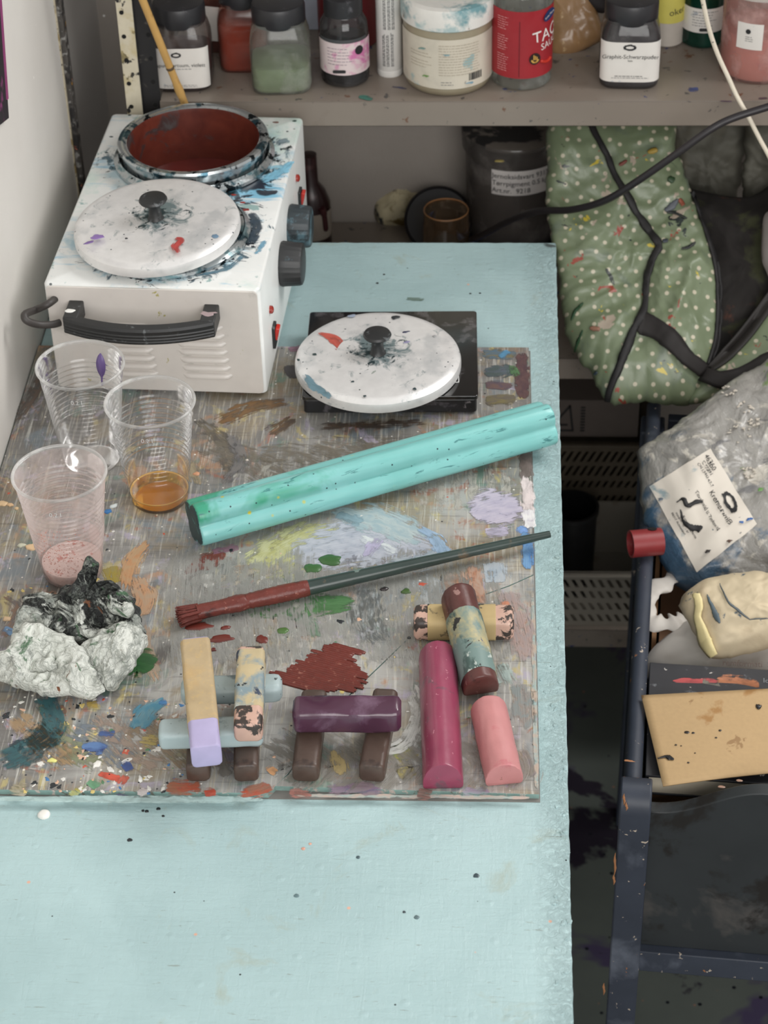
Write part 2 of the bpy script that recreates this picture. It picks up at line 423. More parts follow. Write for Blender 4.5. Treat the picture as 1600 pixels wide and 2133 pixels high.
for i in range(90):          # lumps of old paint along the worn right margin
    y = rnd.uniform(-.19, .73); x = xe(y) - .001 - abs(rnd.gauss(0, .006))
    drop(0, 0, rnd.uniform(1.5, 5), rnd.uniform(1.5, 6), rnd.uniform(.0003, .0009), (176, 204, 202), irr=.7, rot=rnd.random() * 3, world=Vector((x, y, 0)), mb=lm)
tag(lm.build('paint_lumps', TP, tb), 'crusty lumps of teal paint along the table edge', kind='stuff')
for px, py, r_, c in ((270, 1750, 5, (34, 40, 44)), (330, 1685, 4, (30, 34, 36)), (340, 1700, 3, (30, 34, 36)), (298, 1689, 3, (30, 34, 36)), (306, 1690, 4, (30, 34, 36)),
                      (618, 1866, 5, (96, 120, 124)), (746, 1786, 4, (70, 90, 96)), (992, 1824, 6, (60, 76, 82)), (868, 1911, 5, (92, 112, 116)), (842, 1900, 3, (60, 70, 76)),
                      (632, 1768, 4, (214, 160, 140)), (646, 1758, 3, (218, 170, 150)), (497, 590, 3, (40, 46, 46)), (527, 571, 3, (40, 46, 46)), (1000, 611, 3, (40, 46, 46)), (786, 590, 4, (36, 42, 42)), (800, 572, 3, (40, 46, 46)), (980, 612, 3, (40, 46, 46))):
    drop(px, py, r_, r_ * .9, .0006, c, z=0, parent=tb, name='paint_spot')
drop(92, 1698, 12, 11, .0028, (240, 238, 232), z=0, parent=tb, irr=.15, name='white_paint_drop', rough=.35)
smear([(845, 622), (885, 625)], 18, (92, 116, 104), dens=.35, z=.0002, parent=tb)
smear([(1130, 507), (1158, 515)], 14, (60, 66, 66), dens=.4, z=.0002, parent=tb)

# ================================================================== glass palette
def palette_mat():
    s = NT('palette_glass')
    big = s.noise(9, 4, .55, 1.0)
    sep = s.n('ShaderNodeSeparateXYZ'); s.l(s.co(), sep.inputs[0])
    film = s.math('ADD', s.rng(sep.outputs[0], -.44, -.20), s.rng(s.noise(14, 4, .6, 1.5), .3, .7, -.45, .45))  # base colour gets paler towards the right, broken up by noise
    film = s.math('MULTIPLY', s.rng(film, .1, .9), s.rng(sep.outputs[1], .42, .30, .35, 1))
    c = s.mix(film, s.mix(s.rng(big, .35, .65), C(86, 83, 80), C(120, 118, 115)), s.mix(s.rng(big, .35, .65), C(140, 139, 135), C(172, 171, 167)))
    c = s.mix(s.rng(s.noise(12, 4, .6, 1.2, s.mapping(loc=(3, 1, 2))), .52, .68, 0, .7), c, C(140, 126, 100))
    for sc_, lc, th, sf, rgb in ((15, (7, 4, 2), .57, .12, (112, 124, 132)), (22, (1, 9, 3), .61, .10, (170, 130, 100)), (20, (8, 8, 1), .62, .10, (96, 126, 112)), (26, (3, 6, 8), .63, .08, (168, 160, 180)), (24, (5, 1, 6), .63, .08, (182, 168, 110)), (30, (2, 2, 9), .65, .06, (150, 96, 76))):
        strk = s.noise(1, 4, .6, .8, s.mapping((190, 40, 10), (0, 0, -.2 + lc[0] * .12), lc)); blob = s.noise(sc_, 4, .6, 1.2, s.mapping(loc=lc))
        c = s.mix(s.rng(s.math('ADD', s.math('MULTIPLY', blob, .8), s.math('MULTIPLY', strk, .2)), th - .01, th + sf, 0, .75), c, C(*rgb))
    st = s.noise(1, 5, .65, .5, s.mapping((420, 16, 10), (0, 0, -.16)))
    c = s.mix(s.rng(st, .54, .74, 0, .65), c, C(204, 203, 196))
    st2 = s.noise(1, 5, .65, .5, s.mapping((14, 380, 10), (0, 0, .55), (2, 3, 1)))
    c = s.mix(s.rng(st2, .60, .76, 0, .5), c, C(70, 66, 62))
    st3 = s.noise(1, 4, .65, .8, s.mapping((300, 24, 10), (0, 0, .5), (6, 3, 1)))
    c = s.mix(s.rng(st3, .60, .74, 0, .6), c, C(186, 176, 150))
    c = s.mix(s.rng(s.voro(95, s.mapping(loc=(1, 2, 0))), .10, .06), c, C(226, 222, 214))
    c = s.mix(s.rng(s.voro(70, s.mapping(loc=(5, 2, 0))), .07, .05), c, C(48, 50, 54))
    s.col(c); s.set(Roughness=.34, Coat_Weight=.5, Coat_Roughness=.1)
    s.bump(s.math('ADD', s.math('MULTIPLY', st, .5), s.noise(200, 4)), .12, .0006); return s.m
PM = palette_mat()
GE = mat('glass_edge', (132, 160, 154), .2, var=.15, vs=120, stains=(((190, 176, 168), 160, .6, .08), ((110, 110, 100), 120, .64, .06)), coat=.6)
pal = thing('glass_palette', 'cracked glass paint palette covered in dried brush smears on the table', 'palette', (0, 0, T))
GZ = .005
crack = [at(x, y, GZ) for x, y in ((556, 1677), (600, 1612), (640, 1555), (720, 1455), (790, 1388), (855, 1325), (905, 1287), (990, 1245), (1060, 1220), (1122, 1197))]
crack = [(p.x, p.y) for p in crack]; y0 = .0; xr = -.0208
crack[0] = (crack[0][0], y0); crack[-1] = (xr, crack[-1][1])
off = lambda pts, d: [(x + d * .75, y - d * .65) for x, y in pts]
A = [(-.4585, y0)] + off(crack, -.00025) + [(xr, .553), (-.4585, .553)]
Bp = [(crack[0][0] + .003, y0 + .0075)] + off(crack[1:], .00045) + [(xr + .0008, y0 + .003)]
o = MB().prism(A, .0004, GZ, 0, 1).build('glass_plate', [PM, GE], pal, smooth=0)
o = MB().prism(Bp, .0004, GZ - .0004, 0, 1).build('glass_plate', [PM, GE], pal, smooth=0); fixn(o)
tag(MB().prism([(-.4588, -.0012), (xr + .0015, -.0002), (xr + .0015, .5545), (-.4588, .5545)], 0, .0004).build('underlay_sheet', mat('underlay_paper', (120, 118, 114), .8), pal), 'grey paper under the glass')
S = lambda *a, **k: smear(*a, z=GZ, parent=pal, **k)
TEAL = (164, 192, 190)
# margins
S([(-10, 1664), (140, 1664), (300, 1665), (450, 1665), (548, 1665)], 13, (150, 178, 178), dens=1.1)
S([(1088, 735), (1087, 780), (1090, 830)], 26, (74, 52, 60), (92, 66, 66), .95); S([(1090, 930), (1094, 970), (1096, 1000)], 24, (98, 84, 80), dens=.9)
S([(1096, 990), (1099, 1040), (1101, 1090)], 22, (204, 192, 192), dens=.9); S([(1100, 1060), (1104, 1100)], 24, (220, 216, 226), dens=.9)
S([(1096, 1105), (1100, 1150), (1101, 1185)], 20, (74, 128, 190), (110, 160, 210), .9); S([(1085, 1095), (1096, 1110)], 22, (110, 150, 210), dens=.8)
S([(590, 1656), (760, 1658), (960, 1660), (1110, 1662)], 8, (170, 190, 186), (200, 180, 168), .8)
S([(1109, 1230), (1113, 1400), (1116, 1560), (1118, 1650)], 8, TEAL, (196, 176, 160), .8)
# upper right of the palette, beside the scale
S([(1005, 735), (1075, 740)], 32, (120, 112, 84), (80, 110, 130), .9); S([(1008, 775), (1070, 770)], 40, (84, 96, 110), (70, 84, 84), .85)
S([(1010, 800), (1068, 805)], 28, (82, 70, 88), (110, 84, 80), .85); S([(1010, 835), (1075, 830)], 34, (128, 118, 76), (104, 96, 84), .85)
S([(1040, 745), (1060, 730)], 20, (70, 130, 170), dens=.6); S([(1065, 760), (1075, 785)], 20, (70, 110, 70), dens=.6)
# behind and left, brown and ochre around the heater
S([(450, 880), (520, 850), (600, 835)], 46, (92, 70, 46), (128, 90, 50), .6); S([(560, 905), (610, 870)], 40, (116, 84, 48), (80, 66, 56), .6)
S([(410, 870), (470, 930), (480, 1000)], 40, (128, 118, 96), (88, 84, 78), .5); S([(600, 730), (640, 720)], 24, (150, 110, 130), dens=.5)
S([(600, 760), (615, 790)], 24, (60, 58, 60), dens=.7); S([(660, 890), (760, 885), (900, 880)], 30, (96, 70, 50), (70, 60, 54), .5)
S([(30, 880), (70, 820), (100, 770)], 34, (84, 80, 76), (110, 90, 80), .5); S([(400, 960), (415, 1010)], 30, (150, 138, 110), dens=.5)
S([(480, 900), (500, 960), (470, 1010)], 36, (96, 98, 104), (130, 128, 126), .5)
# the big mixing area
S([(520, 1200), (600, 1150), (700, 1095)], [60, 112, 64], (186, 186, 116), (204, 206, 156), .82)
S([(600, 1160), (700, 1140), (800, 1130), (905, 1160)], [70, 130, 140, 90], (178, 186, 204), (200, 206, 220), .8)
S([(690, 1065), (780, 1080), (880, 1128)], [36, 76, 74], (196, 212, 214), (168, 194, 204), .8); S([(700, 1070), (755, 1090)], 34, (128, 158, 172), dens=.5)
S([(800, 1180), (880, 1170), (940, 1140)], 50, (150, 178, 198), (196, 206, 216), .6); S([(745, 1120), (830, 1150)], 26, (206, 214, 226), dens=.55)
S([(870, 1100), (905, 1120), (930, 1160)], 30, (140, 170, 200), dens=.6); S([(760, 1160), (790, 1120)], 22, (170, 165, 195), dens=.6)
S([(985, 1075), (1030, 1060), (1085, 1050)], [60, 100, 80], (184, 178, 202), (202, 194, 214), .95); S([(1010, 1110), (1060, 1105)], 30, (184, 178, 202), dens=.7)
S([(480, 1190), (530, 1185)], 46, (190, 150, 116), (150, 140, 126), .4)
S([(385, 1195), (430, 1170), (468, 1150)], [12, 38, 18], (104, 48, 40), (124, 62, 50), .95); S([(440, 1150), (500, 1138)], 20, (140, 100, 120), dens=.5)
S([(505, 1276), (600, 1262), (740, 1256)], [24, 60, 44], (58, 104, 56), (72, 122, 70), 1.0); S([(600, 1268), (640, 1298), (660, 1330)], [30, 34, 18], (84, 130, 96), (120, 150, 126), .55)
S([(245, 1395), (285, 1380), (322, 1388)], [44, 62, 40], (34, 82, 40), (44, 98, 48), 1.05)
S([(262, 1230), (275, 1170), (310, 1125)], [30, 36, 20], (204, 146, 96), (196, 160, 118), .8); S([(285, 1200), (300, 1250), (282, 1290)], [30, 46, 24], (206, 152, 110), (190, 160, 130), .75)
S([(230, 1180), (245, 1215)], 40, (172, 150, 44), (160, 146, 80), .75); S([(300, 1290), (310, 1370), (330, 1420)], [20, 30, 30], (206, 168, 136), (188, 170, 150), .5)
S([(440, 1215), (520, 1200), (600, 1180)], 50, (176, 166, 150), (200, 190, 170), .35); S([(430, 1195), (436, 1225)], 18, (212, 210, 206), dens=.7)
# orange and pink strokes right of the brush
S([(945, 1190), (950, 1240), (958, 1290)], 44, (190, 140, 112), (170, 160, 150), .6); S([(985, 1175), (990, 1225), (1000, 1260)], 40, (196, 130, 96), (204, 170, 150), .6)
S([(1030, 1170), (1035, 1215)], 44, (170, 188, 206), (196, 206, 214), .6); S([(1060, 1225), (1080, 1300), (1095, 1380)], 54, (192, 160, 150), (176, 160, 158), .5)
S([(1050, 1250), (1060, 1280)], 20, (206, 130, 96), dens=.4); S([(870, 1200), (900, 1230), (880, 1270)], 70, (170, 184, 196), (200, 206, 208), .5)
S([(780, 1215), (760, 1290), (800, 1340)], 80, (164, 176, 180), (190, 198, 200), .4); S([(1085, 1420), (1092, 1520)], 40, (160, 140, 130), (140, 150, 150), .45)
S([(1080, 1560), (1100, 1620)], 40, (184, 158, 120), (150, 140, 150), .45); S([(1040, 1380), (1060, 1430)], 40, (150, 170, 166), dens=.4)
for k in range(9):       # broad pale veils over the middle of the glass
    S([(390 + 75 * k, 1130 + 12 * (k % 3)), (380 + 78 * k, 1260), (392 + 80 * k, 1400)], 105, (176, 177, 174), (158, 158, 154), .34)
for k in range(6):
    S([(420 + 110 * k, 925 + (k % 2) * 20), (520 + 105 * k, 960 - 10 * k), (600 + 100 * k, 1010 - 24 * k)], 90, (138, 134, 126), (120, 112, 98), .32)
for k in range(6):
    S([(560 + 85 * k, 1530), (640 + 85 * k, 1590), (600 + 88 * k, 1640)], 90, (160, 156, 150), (140, 136, 126), .34)
for k, c in enumerate(((150, 120, 84), (120, 128, 96), (104, 116, 128), (150, 130, 116), (128, 108, 84), (140, 136, 110), (112, 104, 120))):
    S([(30 + 60 * k, 1480 + 17 * (k % 3)), (90 + 60 * k, 1540 + 20 * (k % 2)), (150 + 62 * k, 1600)], 70, c, dens=.30)
# white arcs scrubbed round the plum stick
for k in range(4):
    S([(770 + 6 * k, 1560 + 5 * k), (830 + 9 * k, 1545 + 7 * k), (862 + 8 * k, 1490), (850 + 8 * k, 1430 - 8 * k)], 14, (206, 208, 204), dens=.42)
for k in range(5):
    S([(500 + 30 * k, 1240), (480 + 34 * k, 1330), (470 + 38 * k, 1420)], 22, (182, 182, 174), dens=.22)
for k in range(5):
    S([(560 + 70 * k, 960 + 8 * k), (548 + 72 * k, 1010), (540 + 72 * k, 1050 - 10 * k)], 36, (164, 162, 154), dens=.2)
for k in range(6):
    S([(880 + 34 * k, 940 + 8 * k), (880 + 35 * k, 1010), (884 + 35 * k, 1070)], 24, (172, 168, 160), dens=.28)
# the foreground, left to right
S([(-5, 1590), (60, 1560), (110, 1510), (90, 1440)], [56, 60, 50, 40], (28, 74, 84), (40, 90, 98), .72); S([(20, 1560), (60, 1545)], 30, (24, 34, 44), dens=.6)
S([(80, 1480), (112, 1470)], 22, (150, 140, 40), dens=.6); S([(120, 1470), (130, 1490)], 26, (130, 84, 60), dens=.5); S([(180, 1470), (205, 1465)], 22, (176, 150, 70), dens=.5)
S([(170, 1560), (200, 1558), (220, 1563)], 26, (40, 64, 130), (90, 130, 190), .8); S([(205, 1525), (240, 1528)], 18, (50, 80, 140), dens=.55); S([(255, 1600), (275, 1592)], 26, (40, 66, 130), dens=.6)
S([(285, 1520), (310, 1480), (345, 1455)], [44, 36, 16], (110, 160, 176), (70, 140, 170), .8); S([(330, 1465), (348, 1462)], 12, (60, 120, 180), dens=.7)
S([(205, 1610), (235, 1620), (250, 1622)], 14, (196, 70, 50), dens=.85); S([(265, 1615), (250, 1635)], 16, (190, 80, 60), dens=.6); S([(150, 1645), (165, 1655)], 30, (190, 180, 70), (170, 190, 150), .6)
S([(185, 1625), (205, 1640)], 20, (90, 150, 110), dens=.5); S([(345, 1640), (380, 1640), (420, 1638)], 34, (188, 78, 50), (160, 100, 70), .7); S([(425, 1653), (450, 1650)], 20, (176, 60, 40), dens=.7)
S([(500, 1655), (540, 1648), (566, 1638)], 26, (186, 74, 46), (150, 100, 80), .8); S([(560, 1610), (575, 1600)], 20, (206, 150, 100), dens=.6)
S([(290, 1540), (330, 1545)], 30, (204, 180, 110), (190, 170, 90), .55); S([(240, 1655), (270, 1660)], 18, (60, 50, 90), dens=.6); S([(285, 1650), (310, 1648)], 20, (200, 190, 190), dens=.6)
S([(680, 1645), (740, 1640), (800, 1645)], 30, (128, 100, 140), (150, 130, 140), .55); S([(820, 1580), (850, 1550)], 46, (120, 150, 90), (180, 170, 80), .55)
S([(825, 1610), (865, 1600)], 36, (190, 176, 90), (150, 140, 100), .55); S([(600, 1650), (650, 1655)], 24, (150, 90, 80), dens=.45); S([(870, 1650), (900, 1655)], 30, (120, 84, 76), dens=.5)
S([(700, 1560), (710, 1620)], 34, (170, 150, 100), dens=.45); S([(450, 1560), (470, 1620)], 30, (110, 106, 100), dens=.5); S([(960, 1650), (1020, 1650)], 30, (160, 180, 184), (170, 150, 180), .5)
S([(20, 1640), (60, 1650)], 26, (150, 140, 90), (190, 180, 160), .5); S([(60, 1595), (90, 1600)], 26, (196, 190, 184), dens=.4)
S([(0, 1330), (40, 1270), (10, 1240)], 30, (96, 100, 108), (140, 110, 90), .4); S([(5, 1310), (30, 1318)], 18, (90, 130, 170), dens=.5)
# thick wet dabs
for px, py, rx, ry, rot, c in ((412, 1306, 27, 13, .1, (112, 50, 42)), (462, 1332, 29, 11, .15, (112, 52, 44)), (470, 1309, 11, 6, .2, (112, 50, 42)), (543, 1333, 13, 15, -.4, (112, 50, 42)), (445, 1355, 6, 5, 0, (104, 46, 40)), (690, 1167, 25, 18, .2, (62, 100, 56)), (651, 1184, 19, 15, 0, (66, 106, 60)), (593, 1315, 12, 11, 0, (82, 116, 62)), (847, 1233, 9, 8, 0, (70, 96, 50)),
                               (67, 1140, 15, 11, .1, (222, 190, 150)), (45, 1137, 10, 6, 0, (196, 196, 176)), (15, 1290, 9, 7, 0, (216, 186, 150)), (22, 1052, 7, 5, 0, (214, 180, 140)), (5, 1050, 10, 9, 0, (214, 184, 144)), (410, 988, 8, 6, 0, (216, 160, 124)), (225, 1066, 9, 7, .3, (60, 120, 180)), (236, 1055, 11, 5, .6, (206, 214, 214)), (110, 1585, 9, 6, 0, (220, 216, 130)), (202, 1592, 7, 10, -.6, (232, 230, 224)),
                               (293, 1624, 4, 10, .2, (230, 230, 226)), (800, 1228, 9, 6, .4, (46, 40, 40)), (852, 1330, 3, 3, 0, (40, 44, 44)), (35, 1060, 5, 4, 0, (220, 190, 150)), (515, 960, 4, 3, 0, (220, 210, 200)), (170, 1210, 5, 3, 0, (220, 216, 206))):
    drop(px, py, rx, ry, .0016, c, z=GZ - .0001, parent=pal, rot=rot, irr=.55)
# scattered specks of dry paint
cols = [((222, 220, 214), 95), ((210, 190, 120), 34), ((40, 44, 48), 60), ((190, 90, 70), 24), ((70, 120, 170), 22), ((216, 176, 150), 40), ((90, 130, 96), 16)]
rnd = random.Random(11)
for c, nn in cols:
    sp = MB()
    for i in range(nn):
        if rnd.random() < .62: px, py = rnd.uniform(0, 420), rnd.uniform(1455, 1655)
        elif rnd.random() < .5: px, py = rnd.uniform(0, 240), rnd.uniform(960, 1330)
        else: px, py = rnd.uniform(300, 1090), rnd.uniform(930, 1650)
        r_ = rnd.uniform(1.0, 3.6) if rnd.random() < .8 else rnd.uniform(3, 7)
        drop(px, py, r_ * rnd.uniform(.8, 2), r_, .0004, c, z=GZ - .0001, irr=.8, rot=rnd.random() * 3, mb=sp)
    o = sp.build('paint_specks', mat('speck_%d_%d_%d' % c, c, .4, var=.1), pal); o.data.transform(Matrix.Translation((0, 0, -T)))
    tag(o, kind='stuff')
# the thick ridged red-brown stroke
RB = mat('red_brown_paint', (112, 50, 42), .3, var=.16, vs=160, stains=(((150, 98, 84), 240, .66, .08),))
rb = MB(); rnd = random.Random(3)
a0, a1 = at(565, 1395, GZ), at(700, 1338, GZ); b0, b1 = at(610, 1462, GZ), at(792, 1395, GZ)
for k in range(26):
    t = k / 25
    p = a0.lerp(a1, t); q = at(600, 1456, GZ).lerp(at(790, 1398, GZ), t)
    d = (at(760, 1455, GZ) - at(585, 1405, GZ)).normalized()
    st_ = at(556 + 130 * t, 1412 - 72 * t, GZ) + d * rnd.uniform(-.004, .006)
    L = (.032 + .03 * sin(pi * min(1, t * 1.1 + .1)) + rnd.uniform(-.004, .004)) * (1 - .25 * t)
    pts = [local(pal, st_ + d * (L * i / 10)) + Vector((0, 0, .0003 + .0003 * noise.noise(Vector((k, i * .7, 0))))) for i in range(11)]
    rb.tube(pts, [.0013] + [.0020 + .0005 * noise.noise(Vector((k * 2, i * .6, 3))) for i in range(9)] + [.0012], 8, flat=.5)
o = rb.build('thick_paint_stroke', RB, pal, smooth=80); tag(o, 'thick ridged red-brown brush stroke')

# ================================================================== wax heater
BLK = mat('black_plastic', (40, 41, 42), .42, var=.1, stains=(((92, 96, 98), 160, .66, .1),))
ALU = mat('cast_aluminium', (222, 222, 220), .42, metal=.25, var=.05, vs=90, bump=.18, bs=900,
          stains=(((150, 166, 166), 26, .60, .14), ((60, 78, 84), 150, .70, .03), ((176, 160, 170), 40, .66, .08)))
def lid_mat(kx, ky):
    s = NT('lid_metal')
    dv = s.n('ShaderNodeVectorMath', operation='DISTANCE'); s.l(s.co(), dv.inputs[0]); dv.inputs[1].default_value = (kx, ky, .012)
    near = s.rng(dv.outputs['Value'], .004, .034, 1, 0)
    c = s.mix(s.noise(90, 3), C(220, 219, 218), C(238, 237, 236))
    c = s.mix(s.rng(s.noise(34, 4), .56, .74, 0, .5), c, C(176, 180, 182))
    f = s.math('ADD', s.math('MULTIPLY', near, .52), s.noise(55, 5, .65, 1.5))
    c = s.mix(s.rng(f, .65, .86, 0, .85), c, C(92, 118, 122))
    f2 = s.math('ADD', s.math('MULTIPLY', near, .40), s.noise(95, 5, .65, 1.2, s.mapping(loc=(4, 2, 1))))
    c = s.mix(s.rng(f2, .76, .86), c, C(52, 70, 74))
    c = s.mix(s.rng(s.voro(95, s.mapping(loc=(2, 2, 2))), .085, .06), c, C(52, 62, 70))
    s.col(c); s.set(Roughness=.36, Metallic=.38); s.bump(s.noise(900, 3), .12, .0004); return s.m
def make_lid(parent, M=None, seed=0):
    """flat cast lid with a mushroom knob, origin at the centre of its underside"""
    m = lid_mat(0, .003 + seed * .001)
    r = .0715
    prof = [(r - .004, .0), (r, .0008), (r, .0055), (r - .0008, .0085), (r - .0035, .0108), (r - .008, .0118), (.035, .0131), (.012, .0136), (.0001, .0136)]
    o = MB().lathe(prof, 96).build('lid_plate' if M is not None else 'plate', m, parent, smooth=30)
    kb = MB().lathe([(.0075, .0132), (.0062, .0150), (.0052, .020), (.0050, .0255), (.0075, .0285), (.0115, .0305), (.0122, .0320), (.0112, .0338), (.006, .0348), (.0001, .0350)], 40).build('knob', BLK, parent if M is None else o, smooth=50)
    if M is not None: o.matrix_basis = M
    return o
HX, HY, HR = -.331, .6315, R(-2.7)
ht = thing('wax_heater', 'white double wax heater splattered with paint, one pot open and one lidded', 'wax heater', (HX, HY, T + GZ), HR)
W2, D2, H0, H1 = .0915, .153, .004, .1085
def heater_top():
    s = NT('heater_enamel')
    c = s.mix(s.noise(30, 3), C(222, 224, 222), C(236, 238, 236))
    sep = s.n('ShaderNodeSeparateXYZ'); s.l(s.co(), sep.inputs[0])
    top = s.rng(sep.outputs[2], .104, .108)
    def near(cx, cy, r0, r1):
        dv = s.n('ShaderNodeVectorMath', operation='DISTANCE'); s.l(s.co(), dv.inputs[0]); dv.inputs[1].default_value = (cx, cy, .108); return s.rng(dv.outputs['Value'], r0, r1, 1, 0)
    p1 = near(.004, .068, .066, .104); p2 = near(.0, -.068, .066, .098); q = near(.062, .02, .0, .055); q2 = near(.07, .11, .0, .07)
    def lay(c, mask, scale, thr, sf, col, amt=1, st=(1, 1, 1), lc=(0, 0, 0), k=.4):
        f = s.math('ADD', s.math('MULTIPLY', mask, k), s.noise(scale, 5, .62, .8, s.mapping(st, (0, 0, .7), lc)))
        return s.mix(s.math('MULTIPLY', s.math('MULTIPLY', s.rng(f, thr, thr + sf), top), amt), c, C(*col))
    c = lay(c, q2, 22, .62, .3, (176, 208, 196), .8); c = lay(c, p1, 26, .66, .25, (166, 196, 206), .8, lc=(1, 2, 3))
    c = lay(c, q, 30, .60, .22, (124, 186, 214), .95, (.5, 2, 1)); c = lay(c, p2, 30, .74, .2, (150, 190, 206), .8, lc=(5, 2, 1))
    c = lay(c, p1, 60, .80, .10, (48, 88, 104), .9, (1, .6, 1)); c = lay(c, p2, 62, .82, .10, (40, 76, 92), .9, lc=(3, 3, 3))
    c = lay(c, q, 46, .76, .06, (38, 44, 58), 1, (.6, 1.4, 1), (8, 1, 1)); c = lay(c, p1, 90, .86, .06, (34, 44, 46), 1, lc=(2, 7, 1)); c = lay(c, p2, 90, .86, .06, (34, 40, 50), 1, lc=(9, 7, 1))
    spots = s.math('MULTIPLY', s.rng(s.voro(85), .12, .09), s.rng(s.noise(40, 2), .46, .56))
    sidek = s.math('ADD', s.math('MULTIPLY', top, .75), .25)
    c = s.mix(s.math('MULTIPLY', spots, sidek), c, C(46, 60, 66))
    c = s.mix(s.math('MULTIPLY', s.rng(s.noise(38, 5, .6, .4, s.mapping(loc=(3, 9, 2))), .68, .74), top), c, C(150, 178, 176))
    s.col(c); s.set(Roughness=.34, Coat_Weight=.25, Coat_Roughness=.2); s.bump(s.noise(140, 5), .12, .0005); return s.m
HT = heater_top()
def rrect2(w, d, r, n=6):
    out = []
    for cx, cy, a0 in ((w - r, d - r, 0), (-w + r, d - r, 90), (-w + r, -d + r, 180), (w - r, -d + r, 270)):
        for k in range(n + 1):
            a = R(a0 + 90 * k / n); out.append((cx + r * cos(a), cy + r * sin(a)))
    return out
def housing():
    bm = bmesh.new(); loops = []
    for ins, z in ((0, H0), (0, H1 - .0024), (.0007, H1 - .0009), (.0024, H1)):
        loops.append([bm.verts.new((x, y, z)) for x, y in rrect2(W2 - ins, D2 - ins, .005 - ins * .6)])
    n_ = len(loops[0])
    for a_, b_ in zip(loops, loops[1:]):
        for k in range(n_): bm.faces.new((a_[k], a_[(k + 1) % n_], b_[(k + 1) % n_], b_[k]))
    bm.faces.new(loops[0][::-1])
    ed = [bm.edges.get((loops[-1][k], loops[-1][(k + 1) % n_])) for k in range(n_)]
    for cx, cy in ((.0017, .0682), (-.0013, -.0700)):
        c_ = [bm.verts.new((cx + cos(2 * pi * k / 64) * .0665, cy + sin(2 * pi * k / 64) * .0665, H1)) for k in range(64)]
        ed += [bm.edges.new((c_[k], c_[(k + 1) % 64])) for k in range(64)]
    bmesh.ops.triangle_fill(bm, use_beauty=True, use_dissolve=False, edges=ed, normal=(0, 0, 1))
    bmesh.ops.recalc_face_normals(bm, faces=bm.faces)
    me = bpy.data.meshes.new('housing'); bm.to_mesh(me); bm.free(); me.materials.append(HT); me.shade_smooth(); me.set_sharp_from_angle(angle=R(50))
    o = bpy.data.objects.new('housing', me); COL.objects.link(o); o.parent = ht
housing()
FP = mat('front_panel_enamel', (214, 208, 202), .36, var=.03, coat=.2, stains=(((180, 176, 170), 30, .66, .2), ((176, 168, 110), 90, .76, .03)))
MB().prism([(x, z) for x, z in rrect2(W2 - .002, (H1 - H0) / 2 - .0012, .004)], 0, .0018).build('front_panel', FP, ht, loc=(0, -D2 - .0001, (H0 + H1) / 2 - .0005), rot=(R(90), 0, 0), bevel=.0004)
for x in (-.075, .075):
    for y in (-.10, .12): MB().lathe([(.008, 0), (.008, .0045)], 20, (x, y, 0)).build('foot', BLK, ht)
# louvres pressed into the front
lv = MB(); secs = []
for k in range(13):
    t = k / 12; e = min(1, min(t, 1 - t) / .10) ** .5; x = (t - .5) * .0425
    secs.append([(x, -.0036 * e * q[0] , q[1] * .0046 * max(e, .35)) for q in ((0, .5), (.35, .45), (.75, .1), (1, -.32), (.9, -.5), (.3, -.55), (0, -.5))])
lv.loft(secs)
lvo = lv.build('louvre', FP, ht, smooth=60); fixn(lvo); lmesh = lvo.data; first = True
for cx in (-.0265, .0375):
    for k in range(7):
        o = lvo if first else bpy.data.objects.new('louvre', lmesh)
        if not first: COL.objects.link(o); o.parent = ht
        o.location = (cx + (.0008 * k), -D2 - .0018, .0225 + .0081 * (6 - k)); first = False
# handle on the front
hd = MB(); pts = []
for k in range(25):
    t = k / 24; u = t * 2 - 1; pts.append((u * .0632 + .0, -D2 - .025 - .015 * (1 - u * u), 0))
secs = []
for i, (x, y, z) in enumerate(pts):
    sec = []
    for j, (dy, dz) in enumerate(((-.0045, -.0065), (-.0052, -.0045), (-.0045, -.0035), (-.0052, -.0018), (-.0045, -.0008), (-.0052, .0012), (-.0045, .0022), (-.0050, .0055), (-.0035, .0075), (.0045, .0075), (.0050, -.0055), (.004, -.0068))):
        sec.append((x - .007, y + dy, .086 + dz))
    secs.append(sec)
hd.loft(secs); o = hd.build('handle', BLK, ht, smooth=35); fixn(o)
for sx in (-1, 1):
    MB().box((sx * .0575 - .007, -D2 - .014, .0862), (.0125, .030, .0152)).build('handle_mount', BLK, ht, bevel=.0012)
drop(203, 626, 12, 8, .0006, (236, 236, 232), parent=ht, world=ht.matrix_basis @ Vector((-.0665, -D2 - .018, .0936)), name='paint_fleck')
drop(440, 627, 20, 10, .0006, (170, 150, 152), parent=ht, world=ht.matrix_basis @ Vector((.0490, -D2 - .016, .0936)), name='paint_fleck', irr=.9)
